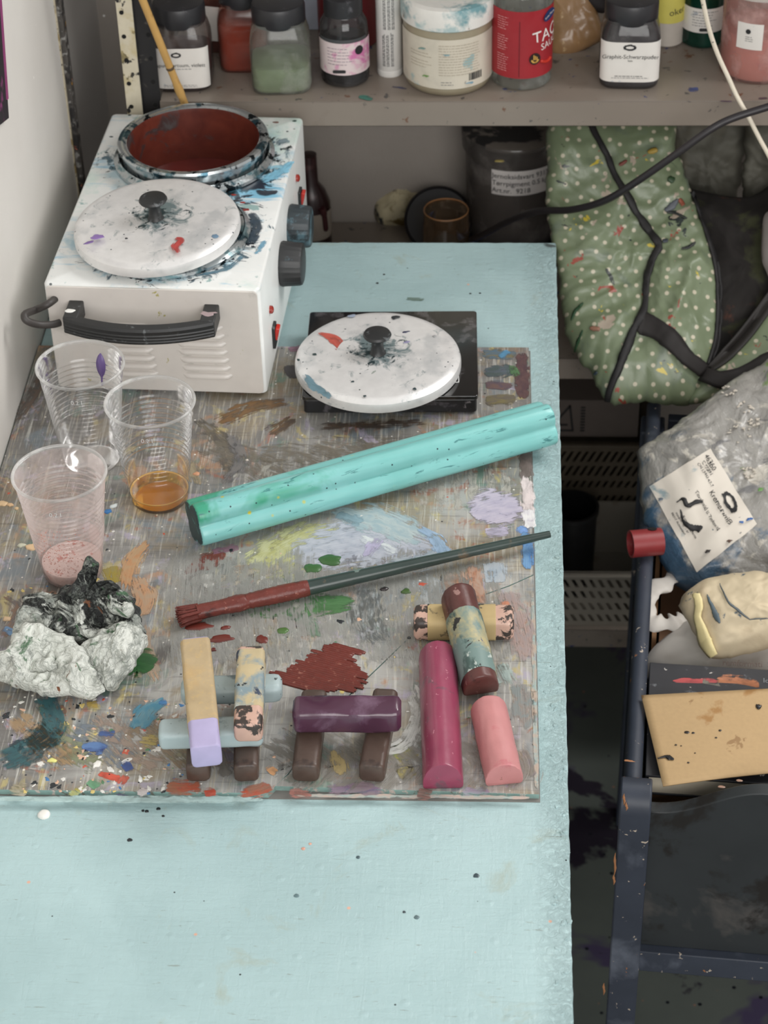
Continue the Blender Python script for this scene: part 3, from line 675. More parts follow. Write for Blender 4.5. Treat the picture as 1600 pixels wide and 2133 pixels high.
# pots
RIM = mat('stained_steel_rim', (196, 202, 204), .25, metal=.85, var=.1, stains=(((62, 92, 104), 34, .54, .06), ((32, 40, 44), 70, .61, .05), ((120, 150, 156), 50, .6, .1)), bump=.2, bs=200)
def red_pot():
    s = NT('red_brown_pot')
    sep = s.n('ShaderNodeSeparateXYZ'); s.l(s.co(), sep.inputs[0])
    c = s.mix(s.noise(35, 5, .6, 1), C(70, 24, 19), C(112, 52, 38))
    f = s.math('ADD', s.rng(sep.outputs[0], .01, -.05, 0, .25), s.rng(s.noise(30, 5, .6, .6), .3, .7, 0, .55))
    c = s.mix(s.rng(f, .52, .72), c, C(112, 106, 106)); s.col(c)
    s.set(Roughness=.4, Metallic=s.rng(f, .52, .60, 0, .7)); return s.m
POT = red_pot(); PXc, PYc = .0017, .0682
def pot(cx, cy, open_):
    ring = MB().lathe([(.0705, H1 - .001), (.0735, H1 + .001), (.0735, H1 + .004), (.0700, H1 + .006), (.0690, H1 + .0085)], 96, (cx, cy, 0), caps=False).build('pot_collar', RIM, ht, smooth=35)
    zr = H1 + .0215 if open_ else H1 + .009
    prof = [(.0655, H1 - .002), (.0660, zr - .006), (.0684, zr - .005), (.0690, zr - .0025), (.0680, zr - .0004), (.0655, zr), (.0625, zr - .0006), (.0603, zr - .0018)]
    MB().lathe(prof, 96, (cx, cy, 0), caps=False).build('pot_rim', RIM, ht, smooth=35)
    if open_:
        p = MB().lathe([(.0603, zr - .0018), (.0595, zr - .006), (.0590, .060), (.0575, .048), (.0001, .046)], 96, (0, 0, 0), caps=False).build('pot_inner', POT, ht, loc=(cx, cy, 0), smooth=50)
        MB().lathe([(.0592, .0760), (.0588, .0768), (.0575, .0765), (.0001, .0765)], 72, (0, 0, 0), caps=False).build('molten_wax', mat('molten_red_wax', (104, 40, 34), .16, var=.15, vs=30, coat=.6), ht, loc=(cx, cy, 0))
pot(PXc, PYc, True); pot(-.0013, -.0700, False)
Ml = Matrix.Translation((-.0055, -.0815, H1 + .0105)) @ Matrix.Rotation(R(-2.0), 4, 'Y') @ Matrix.Rotation(R(2.5), 4, 'X')
hl = make_lid(ht, Ml, 1)
def on_lid(o, M): o.data.transform(M.inverted()); o.parent = hl
# dials, lamps and switches on the right side
def dial(y, z, lab):
    prof = [(.0195, 0), (.0205, .002), (.0200, .006), (.0190, .0175), (.0182, .0195), (.0160, .0203), (.0001, .0205)]
    b_ = MB(); n = 72; vs = []; fs = []
    for i, (r_, x) in enumerate(prof):
        for k in range(n):
            a = 2 * pi * k / n; q = r_ * (1 - (.03 if (k % 3 == 0 and 1 <= i <= 4) else 0)); vs.append((W2 + x, y + q * cos(a), z + q * sin(a)))
    for i in range(len(prof) - 1):
        for k in range(n): fs.append((i * n + k, i * n + (k + 1) % n, (i + 1) * n + (k + 1) % n, (i + 1) * n + k))
    o = b_.add(vs, fs).build('dial', mat(lab, (52, 60, 64) if 'r' == lab[0] else (50, 51, 52), .45, var=.15, stains=(((84, 110, 120), 60, .55 if lab[0] == 'r' else .7, .1),)), ht, smooth=35); return o
dial(-.032, .0600, 'front_dial_plastic'); dial(.030, .0620, 'rear_dial_plastic')
RED = mat('red_plastic', (196, 44, 34), .25, coat=.5); DRED = mat('red_lamp', (150, 40, 28), .2, coat=.6)
for y, z, y2, z2 in ((-.1085, .0605, -.099, .0285), (.087, .0800, .098, .0510)):
    MB().lathe([(.0036, 0), (.0036, .0022), (.002, .0034), (.0001, .0037)], 18, (W2, y, z), 'X').build('indicator_lamp', DRED, ht)
    sw = MB().box((W2 + .0012, y2, z2), (.0028, .0125, .0215)).build('switch_frame', BLK, ht, bevel=.0006)
    MB().box((W2 + .0035, y2, z2 + .003), (.0036, .0085, .0120), rot=Matrix.Rotation(R(12), 3, 'Y')).build('rocker', RED, sw, bevel=.0006)
# a loop of power cord at the left
pc = [local(ht, q) for q in (atx(130, 610, -.418), atx(102, 632, -.424), atx(75, 645, -.436), atx(52, 655, -.442), atx(56, 668, -.440), atx(80, 676, -.432), atx(108, 676, -.422), atx(125, 672, -.416))]
MB().tube(smoothpath(pc, 8), .0032, 12).build('power_cord', mat('dull_cord', (62, 58, 56), .5), ht, smooth=80)
# paint runs on housing and lid
hz = GZ + H1
for pts, w_, c, d in (([(535, 395), (555, 402), (580, 398)], [14, 20, 10], (36, 40, 52), .9), ([(520, 440), (535, 470), (520, 510)], [16, 22, 22], (36, 52, 66), .75), ([(545, 380), (580, 360), (610, 335)], [20, 30, 14], (120, 186, 216), .8), ([(560, 350), (590, 345)], 20, (140, 196, 220), .6),
                      ([(300, 370), (330, 385), (360, 388)], 18, (130, 170, 190), .6), ([(575, 300), (600, 290)], 26, (120, 140, 150), .5), ([(530, 530), (555, 500)], 14, (90, 150, 180), .5), ([(400, 575), (470, 560), (510, 530)], 14, (70, 110, 130), .6)):
    smear(pts, w_, c, dens=d, z=hz + .0002, parent=ht)
for px, py, rx, ry, c in ((487, 406, 7, 4, (150, 56, 48)), (506, 422, 7, 4, (150, 56, 48)), (513, 437, 9, 6, (140, 56, 50)), (614, 252, 6, 4, (40, 70, 64)), (300, 245, 7, 3, (50, 60, 64)), (232, 285, 5, 3, (40, 60, 66)), (222, 318, 4, 3, (44, 60, 66)), (270, 240, 5, 3, (44, 60, 66)), (575, 255, 9, 4, (110, 80, 70))):
    drop(px, py, rx, ry, .0005, c, z=hz, parent=ht, irr=.4, name='paint_fleck')
def lid_paint(parent, cpx, zl, items):
    for it in items:
        if it[0] == 'd': drop(it[1], it[2], it[3], it[4], .0006, it[5], z=zl, parent=parent, irr=.5, rot=it[6] if len(it) > 6 else 0, name='paint_fleck')
        else: smear(it[1], it[2], it[3], dens=.95, z=zl, parent=parent, name='paint_run')
lz = GZ + H1 + .0105 + .0128
lid_paint(ht, None, lz, [('d', 203, 493, 17, 10, (138, 112, 170), .35), ('d', 186, 505, 12, 5, (120, 96, 150), .7), ('d', 448, 492, 9, 8, (112, 140, 164)), ('s', [(365, 496), (376, 500), (366, 512), (372, 526)], 14, (164, 50, 48)), ('d', 263, 497, 3, 3, (40, 40, 50)), ('d', 455, 447, 5, 3, (160, 60, 50)), ('d', 445, 452, 9, 5, (150, 176, 190))])

# ================================================================== kitchen scale and the second lid
sc = at(815, 770, .012); SCX, SCY = -.1405, .5145
ks = thing('kitchen_scale', 'black digital kitchen scale dirty with paint lying under the loose lid', 'scale', (SCX, SCY, T + GZ), R(1.0))
SB = mat('scale_black', (30, 30, 32), .3, var=.2, stains=(((84, 80, 84), 60, .56, .12), ((120, 114, 116), 120, .66, .08)))
MB().prism(rrect2(.0735, .0655, .003), .002, .0155).build('scale_body', SB, ks, bevel=.001)
MB().prism(rrect2(.0745, .0665, .003), .0155, .0195).build('glass_top', mat('scale_glass', (12, 12, 14), .12, var=.2, coat=.8, stains=(((70, 68, 70), 40, .62, .1),)), ks, bevel=.0006)
for x in (-.06, .06):
    for y in (-.052, .052): MB().lathe([(.006, 0), (.006, .0025)], 16, (x, y, 0)).build('foot', BLK, ks)
WH = mat('white_print', (226, 226, 224), .5)
bx = MB(); cx, cy = .052, -.040
for dx, dy, w_, h_ in ((0, .0062, .0125, .0006), (0, -.0062, .0125, .0006), (.0062, 0, .0006, .0125), (-.0062, 0, .0006, .0125)): bx.box((cx + dx, cy + dy, .0197), (w_, h_, .0003))
bx.build('button_outline', WH, ks)
text('UNIT', .0042, WH, ks, Matrix.Translation((cx, cy, .0199)) @ Matrix.Rotation(R(90), 4, 'Z') @ Matrix.Rotation(R(-90), 4, 'X'))
LZ = GZ + .0197
pl = at(787, 738, LZ + .012)
ld = thing('pot_lid', 'round metal lid with black knob and a red paint run lying on the black scale', 'lid', (pl.x, pl.y, T + LZ), R(20))
make_lid(ld)
lid_paint(ld, None, LZ + .0127, [('s', [(660, 692), (690, 702), (712, 722), (730, 724)], [6, 18, 24, 20], (160, 62, 50)), ('d', 824, 661, 11, 7, (46, 50, 52)), ('d', 733, 658, 10, 6, (140, 150, 168)), ('d', 846, 714, 14, 6, (142, 138, 170)), ('d', 845, 692, 9, 4, (52, 56, 80)), ('d', 655, 738, 5, 4, (40, 60, 60)), ('d', 622, 750, 4, 5, (40, 60, 60)), ('d', 864, 810, 4, 4, (50, 66, 70)),
     ('s', [(634, 780), (650, 802), (668, 812), (690, 830)], 18, (76, 108, 122)), ('d', 760, 825, 4, 3, (50, 66, 70)), ('d', 735, 795, 4, 3, (50, 66, 70)), ('d', 780, 775, 12, 5, (150, 156, 150), .6), ('d', 905, 700, 5, 4, (150, 150, 150))])

# ================================================================== turquoise wax bar
def axes(A, B, up=(0, 0, 1), roll=0):
    x = (B - A).normalized(); z = Vector(up) - x * x.dot(Vector(up)); z.normalize(); y = z.cross(x)
    M = Matrix(((x.x, y.x, z.x, A.x), (x.y, y.y, z.y, A.y), (x.z, y.z, z.z, A.z), (0, 0, 0, 1)))
    return M @ Matrix.Rotation(roll, 4, 'X')
def stick_mesh(L, sec, ends=.0025, shrink=.86, t0=0, t1=1, wob=.0002, seed=0, grow=0, n=26, skew=0):
    b_ = MB(); secs = []; ts = [0, .0 + ends * .35 / L, ends / L] + [i / n for i in range(1, n)] + [1 - ends / L, 1 - ends * .35 / L, 1]
    for t in sorted(set(min(1, max(0, q)) for q in ts)):
        x = (t0 + (t1 - t0) * t) * L; d = min(t, 1 - t) * L * (t1 - t0)
        k = 1 if d >= ends else shrink + (1 - shrink) * math.sqrt(max(0, 1 - (1 - d / ends) ** 2))
        secs.append([(x + skew * z, y * k * (1 + grow) + wob * noise.noise(Vector((x * 60, i * .9, seed))), z * k * (1 + grow) + wob * noise.noise(Vector((x * 60, i * .9, seed + 5)))) for i, (y, z) in enumerate(sec)])
    return b_.loft(secs)
def rr(w, h, r, n=5): return rrect2(w / 2, h / 2, r, n)
def dsec(w, h, n=20):
    out = []
    for k in range(n + 1):
        a = pi * k / n; out.append((cos(a) * w / 2, -h / 2 + .0035 + sin(a) ** .9 * (h - .0035)))
    return out + [(-w / 2 * .97, -h / 2 + .001), (-w / 2 * .86, -h / 2), (w / 2 * .86, -h / 2), (w / 2 * .97, -h / 2 + .001)]
def wax_mat():
    s = NT('turquoise_wax')
    c = s.mix(s.noise(28, 3), C(116, 184, 180), C(136, 198, 196))
    g = s.rng(s.noise(16, 4, .6, .6, s.mapping(loc=(1, 1, 0))), .52, .66)
    sep = s.n('ShaderNodeSeparateXYZ'); s.l(s.co(), sep.inputs[0])
    left = s.rng(sep.outputs[0], .17, .05); up_ = s.rng(sep.outputs[2], .004, .012)
    c = s.mix(s.math('MULTIPLY', s.math('MULTIPLY', g, left), up_), c, C(64, 158, 128))
    c = s.mix(s.rng(s.noise(1, 5, .65, .6, s.mapping((30, 140, 140), (0, 0, 0), (4, 1, 1))), .66, .74, 0, .8), c, C(40, 108, 110))
    c = s.mix(s.rng(s.voro(110), .10, .06), c, C(36, 66, 72)); c = s.mix(s.math('MULTIPLY', s.rng(s.voro(60, s.mapping(loc=(3, 1, 0))), .12, .06), left), c, C(196, 190, 70))
    s.col(c); s.set(Roughness=.34, Subsurface_Weight=.25, Subsurface_Radius=(.004, .008, .008), Subsurface_Scale=.6, Coat_Weight=.15, Coat_Roughness=.25); return s.m
R0 = .0205
star = []
for k in range(80):
    a = 2 * pi * k / 80; lob = .5 + .5 * cos(4 * (a - R(112))); q_ = R0 * (.72 + .28 * lob ** .55); star.append((cos(a) * q_, sin(a) * q_))
zc = .0194 + GZ
Aw, Bw = at(404, 1090, zc), at(1142, 880, zc)
wb = thing('wax_bar', 'long fluted turquoise wax bar lying across the palette', 'wax bar', M=axes(Aw, Bw))
Lw = (Bw - Aw).length
stick_mesh(Lw, star, .002, .9, wob=.0005, n=40).build('bar', wax_mat(), wb, smooth=55)
stick_mesh(.0018, [(y * .92, z * .92) for y, z in star], .0006, .8, wob=.0012, n=3).build('dark_end', mat('dark_wax_end', (44, 66, 68), .5, stains=(((90, 150, 146), 90, .6, .1),)), wb, loc=(-.0009, 0, 0), smooth=60)

# ================================================================== brush
RBP = mat('brush_red_paint', (110, 50, 42), .36, var=.15, vs=120, bump=.5, bs=260, stains=(((60, 34, 32), 60, .62, .1), ((150, 96, 84), 200, .70, .06)))
GRN = mat('brush_green_paint', (52, 66, 62), .3, var=.15, stains=(((92, 82, 66), 60, .62, .12), ((112, 128, 122), 70, .72, .05)), coat=.2)
Ab, Bb = at(378, 1283, GZ + .0075), at(1148, 1112, GZ + .012)
br = thing('paint_brush', 'long paint brush with dark green handle and red-brown painted bristles', 'brush', M=axes(Ab, Bb)); Lb = (Bb - Ab).length
def rod(x0, x1, rs, m, name, n=24, flat=1, seed=0, wob=.0002):
    pts = []; rad = []
    for i in range(n + 1):
        t = i / n; q = t * (len(rs) - 1); k = min(int(q), len(rs) - 2); pts.append((x0 + (x1 - x0) * t, 0, 0)); rad.append(rs[k] + (rs[k + 1] - rs[k]) * (q - k) + wob * noise.noise(Vector((i * .8, seed, 1))))
    return MB().tube(pts, rad, 18, flat=flat).build(name, m, br, smooth=60)
rod(.33 * Lb, Lb - .001, [.0060, .0057, .0053, .0049, .0045, .0041, .0038, .0036, .0028], GRN, 'handle', 40)
rod(.17 * Lb, .335 * Lb, [.0058, .0066, .0068, .0062], RBP, 'painted_grip', 24, seed=4, wob=.0005)
rod(.012, .175 * Lb, [.0066, .0064, .0062, .0066, .0075, .0062], RBP, 'ferrule', 20, flat=.85, seed=9, wob=.0004)
bs = MB(); rnd = random.Random(6)
for i in range(150):
    y = rnd.uniform(-.0062, .0062); z = rnd.uniform(-.004, .004); L = rnd.uniform(.006, .0105)
    bs.tube([(.014, y * .9, z), (.005, y * 1.05, z), (.014 - .012 - L * .55, y * 1.25 + rnd.uniform(-.001, .001), z * 1.1 + rnd.uniform(-.0008, .0008))], [.0009, .0009, .0003], 5)
tag(bs.build('bristles', RBP, br), kind='stuff')

# ================================================================== plastic cups
def cup_profile(pink=False):
    h = .096; r0 = .0228; r1 = .0338
    pr = [(r0 - .002, .0), (r0, .0012)]
    z = .004
    while z < h - .004:
        t = z / h; r_ = r0 + (r1 - r0) * t
        rib = .0007 * sin((z - .030) / .0044 * 2 * pi) if .030 < z < .076 else 0
        if z > .078: r_ += .0009
        pr.append((r_ + rib, z)); z += .0009
    pr += [(r1 + .0008, h - .003), (r1 + .0018, h - .0022), (r1 + .0024, h - .0010), (r1 + .0018, h + .0002), (r1 + .0006, h + .0003), (r1 - .0001, h - .0010)]
    return pr
CP = clear('clear_cup_plastic', (252, 252, 252), (226, 226, 226), .07, .12, 45)
CPK = clear('pink_dusted_cup', (250, 246, 245), (234, 221, 218), .26, .2, 30, 1, .28, .62)
RIMP = clear('cup_rim_plastic', (236, 236, 236), (240, 240, 238), .55, .15, 20)
def cup(px, py, body, label, extra=None):
    p = at(px, py, GZ)
    t = thing('plastic_cup', label, 'cup', (p.x, p.y, T + GZ), group='disposable plastic cups')
    pr = cup_profile(); k = len(pr) - 6
    MB().lathe(pr[:k + 1], 72, caps=False).build('cup_wall', body, t, smooth=70)
    MB().lathe(pr[k:], 72, caps=False).build('rolled_rim', RIMP, t, smooth=80)
    MB().lathe([(.0001, .0012), (.018, .0012), (.0208, .0002), (.0225, .0012)], 48, caps=False).build('cup_base', body, t, smooth=70)
    text('0.2 l', .0055, mat('embossed_mark', (200, 202, 202), .3), t, Matrix.Translation((.001, -.0346, .0815)), bend=.0345, name='volume_mark')
    return t
c1 = cup(193, 958, CP, 'empty clear plastic cup with a purple drip on its wall')
drop(0, 0, 8, 20, .0004, (104, 84, 140), parent=c1, world=c1.matrix_basis @ Vector((0, 0, 0)), name='x') if False else None
pd = MB(); vs = []
for i in range(15):
    t = i / 14; z = .086 - t * .030; wv = .0042 * sin(pi * min(1, t * 1.35)) ** .7 if t < .72 else .0005
    for sx in (-1, 1):
        rr_ = .0228 + (.0338 - .0228) * z / .096 - .0004; a = R(70) + sx * (wv + .0002) / rr_; vs.append((cos(a) * rr_, sin(a) * rr_, z))
pd.add(vs, [(2 * i, 2 * i + 1, 2 * i + 3, 2 * i + 2) for i in range(14)]).build('purple_drip', mat('purple_paint', (104, 84, 140), .35), c1, solid=.0004)
c2 = cup(334, 1037, CP, 'clear plastic cup holding a little amber oil')
amber = clear('amber_oil', (252, 226, 150), (206, 150, 40), .06, .03, 10, .8)
s_ = NT('amber_liquid'); s_.col(C(200, 152, 58)); s_.set(Roughness=.05, Coat_Weight=.8); MC['amber_l'] = s_.m
MB().lathe([(.0001, .0016), (.0205, .0016), (.0222, .003), (.0228, .0085), (.0236, .0098), (.0228, .0094), (.0001, .0092)], 64, caps=False).build('amber_oil', amber, c2, smooth=60)
MB().lathe([(.0222, .0094), (.0230, .0103), (.0236, .0100), (.0232, .009)], 64, caps=False).build('liquid_ring', MC['amber_l'], c2, smooth=60)
MB().lathe([(.0001, .0017), (.0200, .0017)], 48, caps=False).build('oil_sediment', MC['amber_l'], c2)
c3 = cup(153, 1189, CPK, 'plastic cup dusted inside with pink powder behind the crumpled paper')
PKP = mat('pink_powder', (226, 202, 196), .9, bump=.4, bs=300, stains=(((196, 120, 108), 160, .62, .05),))
MB().lathe([(.0001, .002), (.021, .002), (.0225, .006), (.0230, .012), (.015, .010), (.0001, .012)], 48, caps=False).build('pink_powder', PKP, c3, smooth=60)
sp = MB(); rnd = random.Random(8)
for i in range(260):
    z = rnd.uniform(.014, .062); a = R(-95 + rnd.gauss(0, 22)); r_ = .0228 + (.0338 - .0228) * z / .096 - .0006
    sp.lathe([(.0006 * rnd.uniform(.4, 1.1), 0), (.0001, .0004)], 5, (cos(a) * r_, sin(a) * r_, z), caps=False)
tag(sp.build('powder_grains', mat('powder_grain', (196, 136, 122), .9), c3), kind='stuff')

# ================================================================== crumpled paper towel
def paper_mat(nm, dark, grey):
    s = NT(nm)
    c = s.mix(s.noise(40, 4), C(196, 200, 192), C(220, 222, 216))
    sep = s.n('ShaderNodeSeparateXYZ'); s.l(s.co(), sep.inputs[0])
    up_ = s.rng(s.math('ADD', sep.outputs[1], s.math('MULTIPLY', sep.outputs[2], .5)), -.012, .034, -.12, .10)
    f = s.math('ADD', s.noise(34, 6, .68, 1.4), up_)
    c = s.mix(s.rng(f, .56 - grey, .72 - grey, 0, .8), c, C(128, 134, 128))
    f = s.math('ADD', s.noise(30, 6, .66, 1.6, s.mapping(loc=(4, 4, 1))), up_)
    c = s.mix(s.rng(f, .66 - dark, .73 - dark), c, C(30, 32, 32))
    c = s.mix(s.rng(s.noise(48, 5, .65, 1, s.mapping(loc=(2, 8, 1))), .64, .72, 0, .9), c, C(64, 104, 70))
    c = s.mix(s.rng(s.noise(1, 5, .6, .4, s.mapping((160, 60, 90), (0, 0, .6))), .64, .72, 0, .5), c, C(92, 98, 94))
    c = s.mix(s.rng(s.noise(50, 4, .6, 1, s.mapping(loc=(9, 3, 5))), .74, .78), c, C(120, 76, 50))
    wv = s.n('ShaderNodeVectorMath', operation='MULTIPLY_ADD'); nz = s.n('ShaderNodeTexNoise'); nz.inputs['Scale'].default_value = 60; s.l(s.co(), nz.inputs['Vector']); s.l(nz.outputs['Color'], wv.inputs[0]); wv.inputs[1].default_value = (.012,) * 3; s.l(s.co(), wv.inputs[2])
    cr = s.voro(95, wv.outputs[0], feature='DISTANCE_TO_EDGE'); cr2 = s.voro(210, wv.outputs[0], feature='DISTANCE_TO_EDGE')
    rl = s.math('ABSOLUTE', s.math('SUBTRACT', s.noise(75, 4, .6, 1.2), .5)); c = s.mix(s.rng(rl, .06, .0, 0, .45 + grey), c, C(112, 118, 112)); c = s.mix(s.rng(cr2, .04, .0, 0, .10), c, C(120, 126, 120))
    s.col(c); s.set(Roughness=.75)
    s.bump(s.math('ADD', s.math('MULTIPLY', s.rng(rl, .0, .16), 1.0), s.math('ADD', s.math('MULTIPLY', s.rng(cr2, 0, .2), .2), s.math('MULTIPLY', s.noise(160, 4), .5))), .6, .0016); return s.m
PTS = {'front_fold': paper_mat('pale_paper_towel', -.06, .0), 'left_corner': paper_mat('dark_corner_towel', .14, .1), 'right_fold': paper_mat('grey_stained_towel', .0, .12), 'rear_fold': paper_mat('black_stained_towel', .13, .10), 'right_tuft': paper_mat('black_stained_towel', .12, .10), 'peak': paper_mat('blackened_towel', .22, .1)}
pc_ = at(152, 1365, GZ)
pt = thing('paper_towel', 'crumpled white paper towel stained black and green in front of the pink cup', 'paper towel', (pc_.x, pc_.y, T + GZ))
pnt = Vector((-.05, -.50, .86))
def fold(name, outline, px, py, h, bf, wr, ws, seed, nrm=pnt, bb=.012, rings=26):
    return pillow(name, outline, at(px, py, GZ + h), nrm, bf, bb, PTS[name], pt, rings=rings, n=150, wr=wr, ws=ws, seed=seed, power=3.2, crisp=True)
fold('rear_fold', [(28, 1306), (45, 1262), (70, 1240), (110, 1232), (150, 1222), (200, 1226), (262, 1240), (290, 1265), (304, 1300), (300, 1345), (240, 1350), (140, 1335), (70, 1335)], 170, 1285, .026, .011, .0105, 42, 3, bb=.016)
fold('right_fold', [(165, 1345), (200, 1315), (250, 1300), (300, 1305), (305, 1345), (285, 1385), (262, 1412), (225, 1438), (205, 1420), (180, 1390)], 240, 1365, .020, .009, .0085, 44, 8)
fold('front_fold', [(-25, 1365), (15, 1348), (30, 1315), (62, 1298), (110, 1306), (160, 1335), (186, 1372), (208, 1418), (214, 1442), (180, 1452), (120, 1450), (50, 1436), (0, 1422), (-30, 1400)], 100, 1380, .019, .010, .0100, 34, 15)
fold('peak', [(135, 1236), (150, 1212), (166, 1196), (176, 1170), (190, 1164), (206, 1178), (196, 1192), (202, 1206), (232, 1212), (256, 1226), (262, 1250), (220, 1262), (170, 1258)], 190, 1220, .046, .007, .0085, 70, 21, nrm=Vector((.1, -.75, .6)), bb=.010)
fold('left_corner', [(28, 1318), (36, 1280), (62, 1252), (92, 1240), (104, 1262), (80, 1290), (56, 1316), (38, 1328)], 66, 1284, .028, .008, .0045, 70, 27)
fold('right_tuft', [(225, 1250), (250, 1228), (268, 1240), (276, 1262), (270, 1282), (246, 1280), (230, 1270)], 250, 1256, .042, .009, .0050, 90, 31)

# ================================================================== oil sticks and wax sticks
BR = mat('brown_wax', (82, 66, 58), .42, var=.16, vs=50, stains=(((112, 96, 86), 60, .60, .14), ((58, 46, 42), 40, .62, .1)), bump=.25, bs=120)
PB = mat('pale_blue_wax', (168, 184, 186), .4, var=.08, stains=(((120, 134, 138), 50, .62, .12), ((64, 74, 76), 110, .74, .03)), bump=.15, bs=200, sss=.1)
LV = mat('lavender_wax', (174, 166, 202), .5, var=.06, bump=.25, bs=160)
CRM = mat('cream_wrapper', (180, 159, 124), .7, var=.06, vs=130, bump=.1, stains=(((184, 156, 112), 24, .62, .16), ((188, 162, 118), 240, .56, .2), ((110, 90, 70), 130, .78, .03)))
CRS = mat('stained_wrapper', (188, 172, 136), .65, var=.06, stains=(((128, 146, 152), 32, .44, .14), ((196, 204, 200), 44, .62, .1), ((54, 66, 86), 60, .60, .06), ((40, 42, 44), 110, .70, .03)))
PEW = mat('wrapper_dark_spots', (186, 164, 118), .65, stains=(((40, 46, 44), 36, .56, .05),))
PEA = mat('peach_wax', (202, 166, 150), .45, bump=.5, bs=130, stains=(((60, 52, 48), 90, .50, .06), ((240, 206, 186), 60, .62, .1)))
PLU = mat('plum_wax', (78, 46, 66), .24, var=.14, vs=40, coat=.35, stains=(((110, 84, 104), 30, .60, .2), ((196, 190, 200), 190, .80, .02)), bump=.12, bs=90)
MAG = mat('magenta_wax', (144, 62, 88), .34, var=.1, vs=40, coat=.3, stains=(((98, 74, 84), 34, .64, .1), ((186, 120, 136), 260, .72, .05)), bump=.15, bs=300)
PIN = mat('pink_wax', (192, 130, 130), .5, var=.05, stains=(((120, 80, 60), 150, .76, .03), ((184, 104, 112), 40, .64, .14)), bump=.2, bs=240)
BRR = mat('brown_red_wax', (92, 52, 48), .4, var=.15, stains=(((150, 116, 110), 110, .68, .06), ((60, 36, 34), 50, .6, .1)), bump=.4, bs=150)
WST = mat('worn_wrapper', (180, 168, 126), .55, stains=(((112, 134, 130), 26, .38, .14), ((70, 92, 88), 44, .56, .10), ((72, 84, 116), 60, .66, .05), ((186, 196, 190), 90, .68, .06), ((46, 44, 44), 60, .68, .04)))
def stick(name, label, cat, A, B, sec, m, core='stick', ends=.003, shrink=.84, wob=.0005, seed=0, wraps=(), group=None, up=(0, 0, 1), roll=0, skew=0):
    t = thing(name, label, cat, M=axes(A, B, up, roll), group=group); L = (B - A).length
    stick_mesh(L, sec, ends, shrink, wob=wob, seed=seed, skew=skew).build(core, m, t, smooth=50)
    for nm, mm, t0, t1 in wraps: stick_mesh(L, sec, .0004, .99, t0, t1, wob=wob, seed=seed, grow=.035, skew=skew).build(nm, mm, t, smooth=50)
    return t
g = 'brown wax sticks propping others'
h1 = .0165
# left stack
zb = GZ + h1 / 2
stick('wax_stick', 'dark brown wax stick under the lavender stick, leftmost of the four brown ones', 'wax stick', at(412, 1612, zb), at(420, 1480, zb), rr(.0165, h1, .004), BR, seed=1, group=g)
stick('wax_stick', 'dark brown wax stick at table level under the peach-tipped wrapped stick', 'wax stick', at(513, 1612, zb), at(516, 1440, zb), rr(.0172, h1, .004), BR, seed=2, group=g)
z2 = GZ + h1 + .0078
stick('wax_stick', 'pale blue wax stick lying crosswise at the back under two wrapped sticks', 'wax stick', at(378, 1440, z2), at(588, 1432, z2), rr(.019, .0155, .005), PB, seed=3, group='pale blue sticks', shrink=.6, ends=.006)
stick('wax_stick', 'pale blue wax stick lying crosswise in front under two wrapped sticks', 'wax stick', at(332, 1530, z2), at(548, 1522, z2), rr(.019, .0155, .004), PB, seed=4, group='pale blue sticks', shrink=.7, ends=.004)
z3 = z2 + .0078 + .0098
hexs = [(cos(R(a)) * .0118, sin(R(a)) * .0102) for a in (10, 30, 70, 90, 110, 150, 170, 200, 230, 270, 310, 340)]
stick('oil_stick', 'lavender oil stick in a clean cream paper wrapper on top of the left stack', 'oil stick', at(430, 1576, z3), at(408, 1348, z3), rr(.0205, .0195, .0035), LV, 'lavender_tip', seed=5, wob=.0006, shrink=.9, ends=.0014, wraps=(('wrapper', CRM, .24, .985),))
z3 = z2 + .0078 + .0088
stick('oil_stick', 'peach oil stick in a blue-grey stained wrapper beside the lavender stick', 'oil stick', at(517, 1528, z3), at(524, 1362, z3), rr(.0195, .0175, .0042), PEA, 'peach_tip', seed=6, shrink=.8, ends=.003, wraps=(('wrapper', CRS, .23, .95),))
# middle stack
stick('wax_stick', 'dark brown wax stick under the left end of the plum stick', 'wax stick', at(636, 1612, zb), at(656, 1452, zb), rr(.0185, h1, .004), BR, seed=7, group=g)
stick('wax_stick', 'dark brown wax stick under the right end of the plum stick', 'wax stick', at(774, 1612, zb), at(804, 1450, zb), rr(.0180, h1, .004), BR, seed=8, group=g)
zp = GZ + h1 + .0105
stick('wax_stick', 'glossy dark plum wax stick bridging two brown sticks', 'wax stick', at(611, 1487, zp), at(836, 1487, zp), rr(.0215, .0205, .005), PLU, seed=9, wob=.0008, shrink=.72, ends=.005)
# right group
zm = GZ + .0115
stick('oil_stick', 'long magenta oil stick with flat underside beside the plum stick', 'oil stick', at(923, 1618, zm), at(912, 1358, zm), dsec(.0280, .0230), MAG, seed=10, wob=.0004, shrink=.97, ends=.0012)
stick('oil_stick', 'short pink oil stick with flat underside at the front right of the palette', 'oil stick', at(1051, 1614, GZ + .0095), at(1018, 1468, GZ + .0095), dsec(.0262, .0190), PIN, seed=11, wob=.0006, shrink=.96, ends=.0012)
zq = GZ + .0100
stick('oil_stick', 'wrapped peach oil stick with charred-looking ends lying crosswise under the stained stick', 'oil stick', at(862, 1296, zq), at(1070, 1296, zq), rr(.0230, .0200, .005), PEA, 'peach_core', seed=12, shrink=.78, ends=.005, wraps=(('wrapper', PEW, .14, .82),))
stick('oil_stick', 'brown oil stick in a worn green-stained wrapper leaning over the peach stick', 'oil stick', at(1004, 1428, GZ + .0145), at(955, 1232, GZ + .0330), dsec(.0262, .0225), BRR, 'brown_core', seed=13, wob=.0007, shrink=.9, ends=.002, wraps=(('wrapper', WST, .10, .74),))

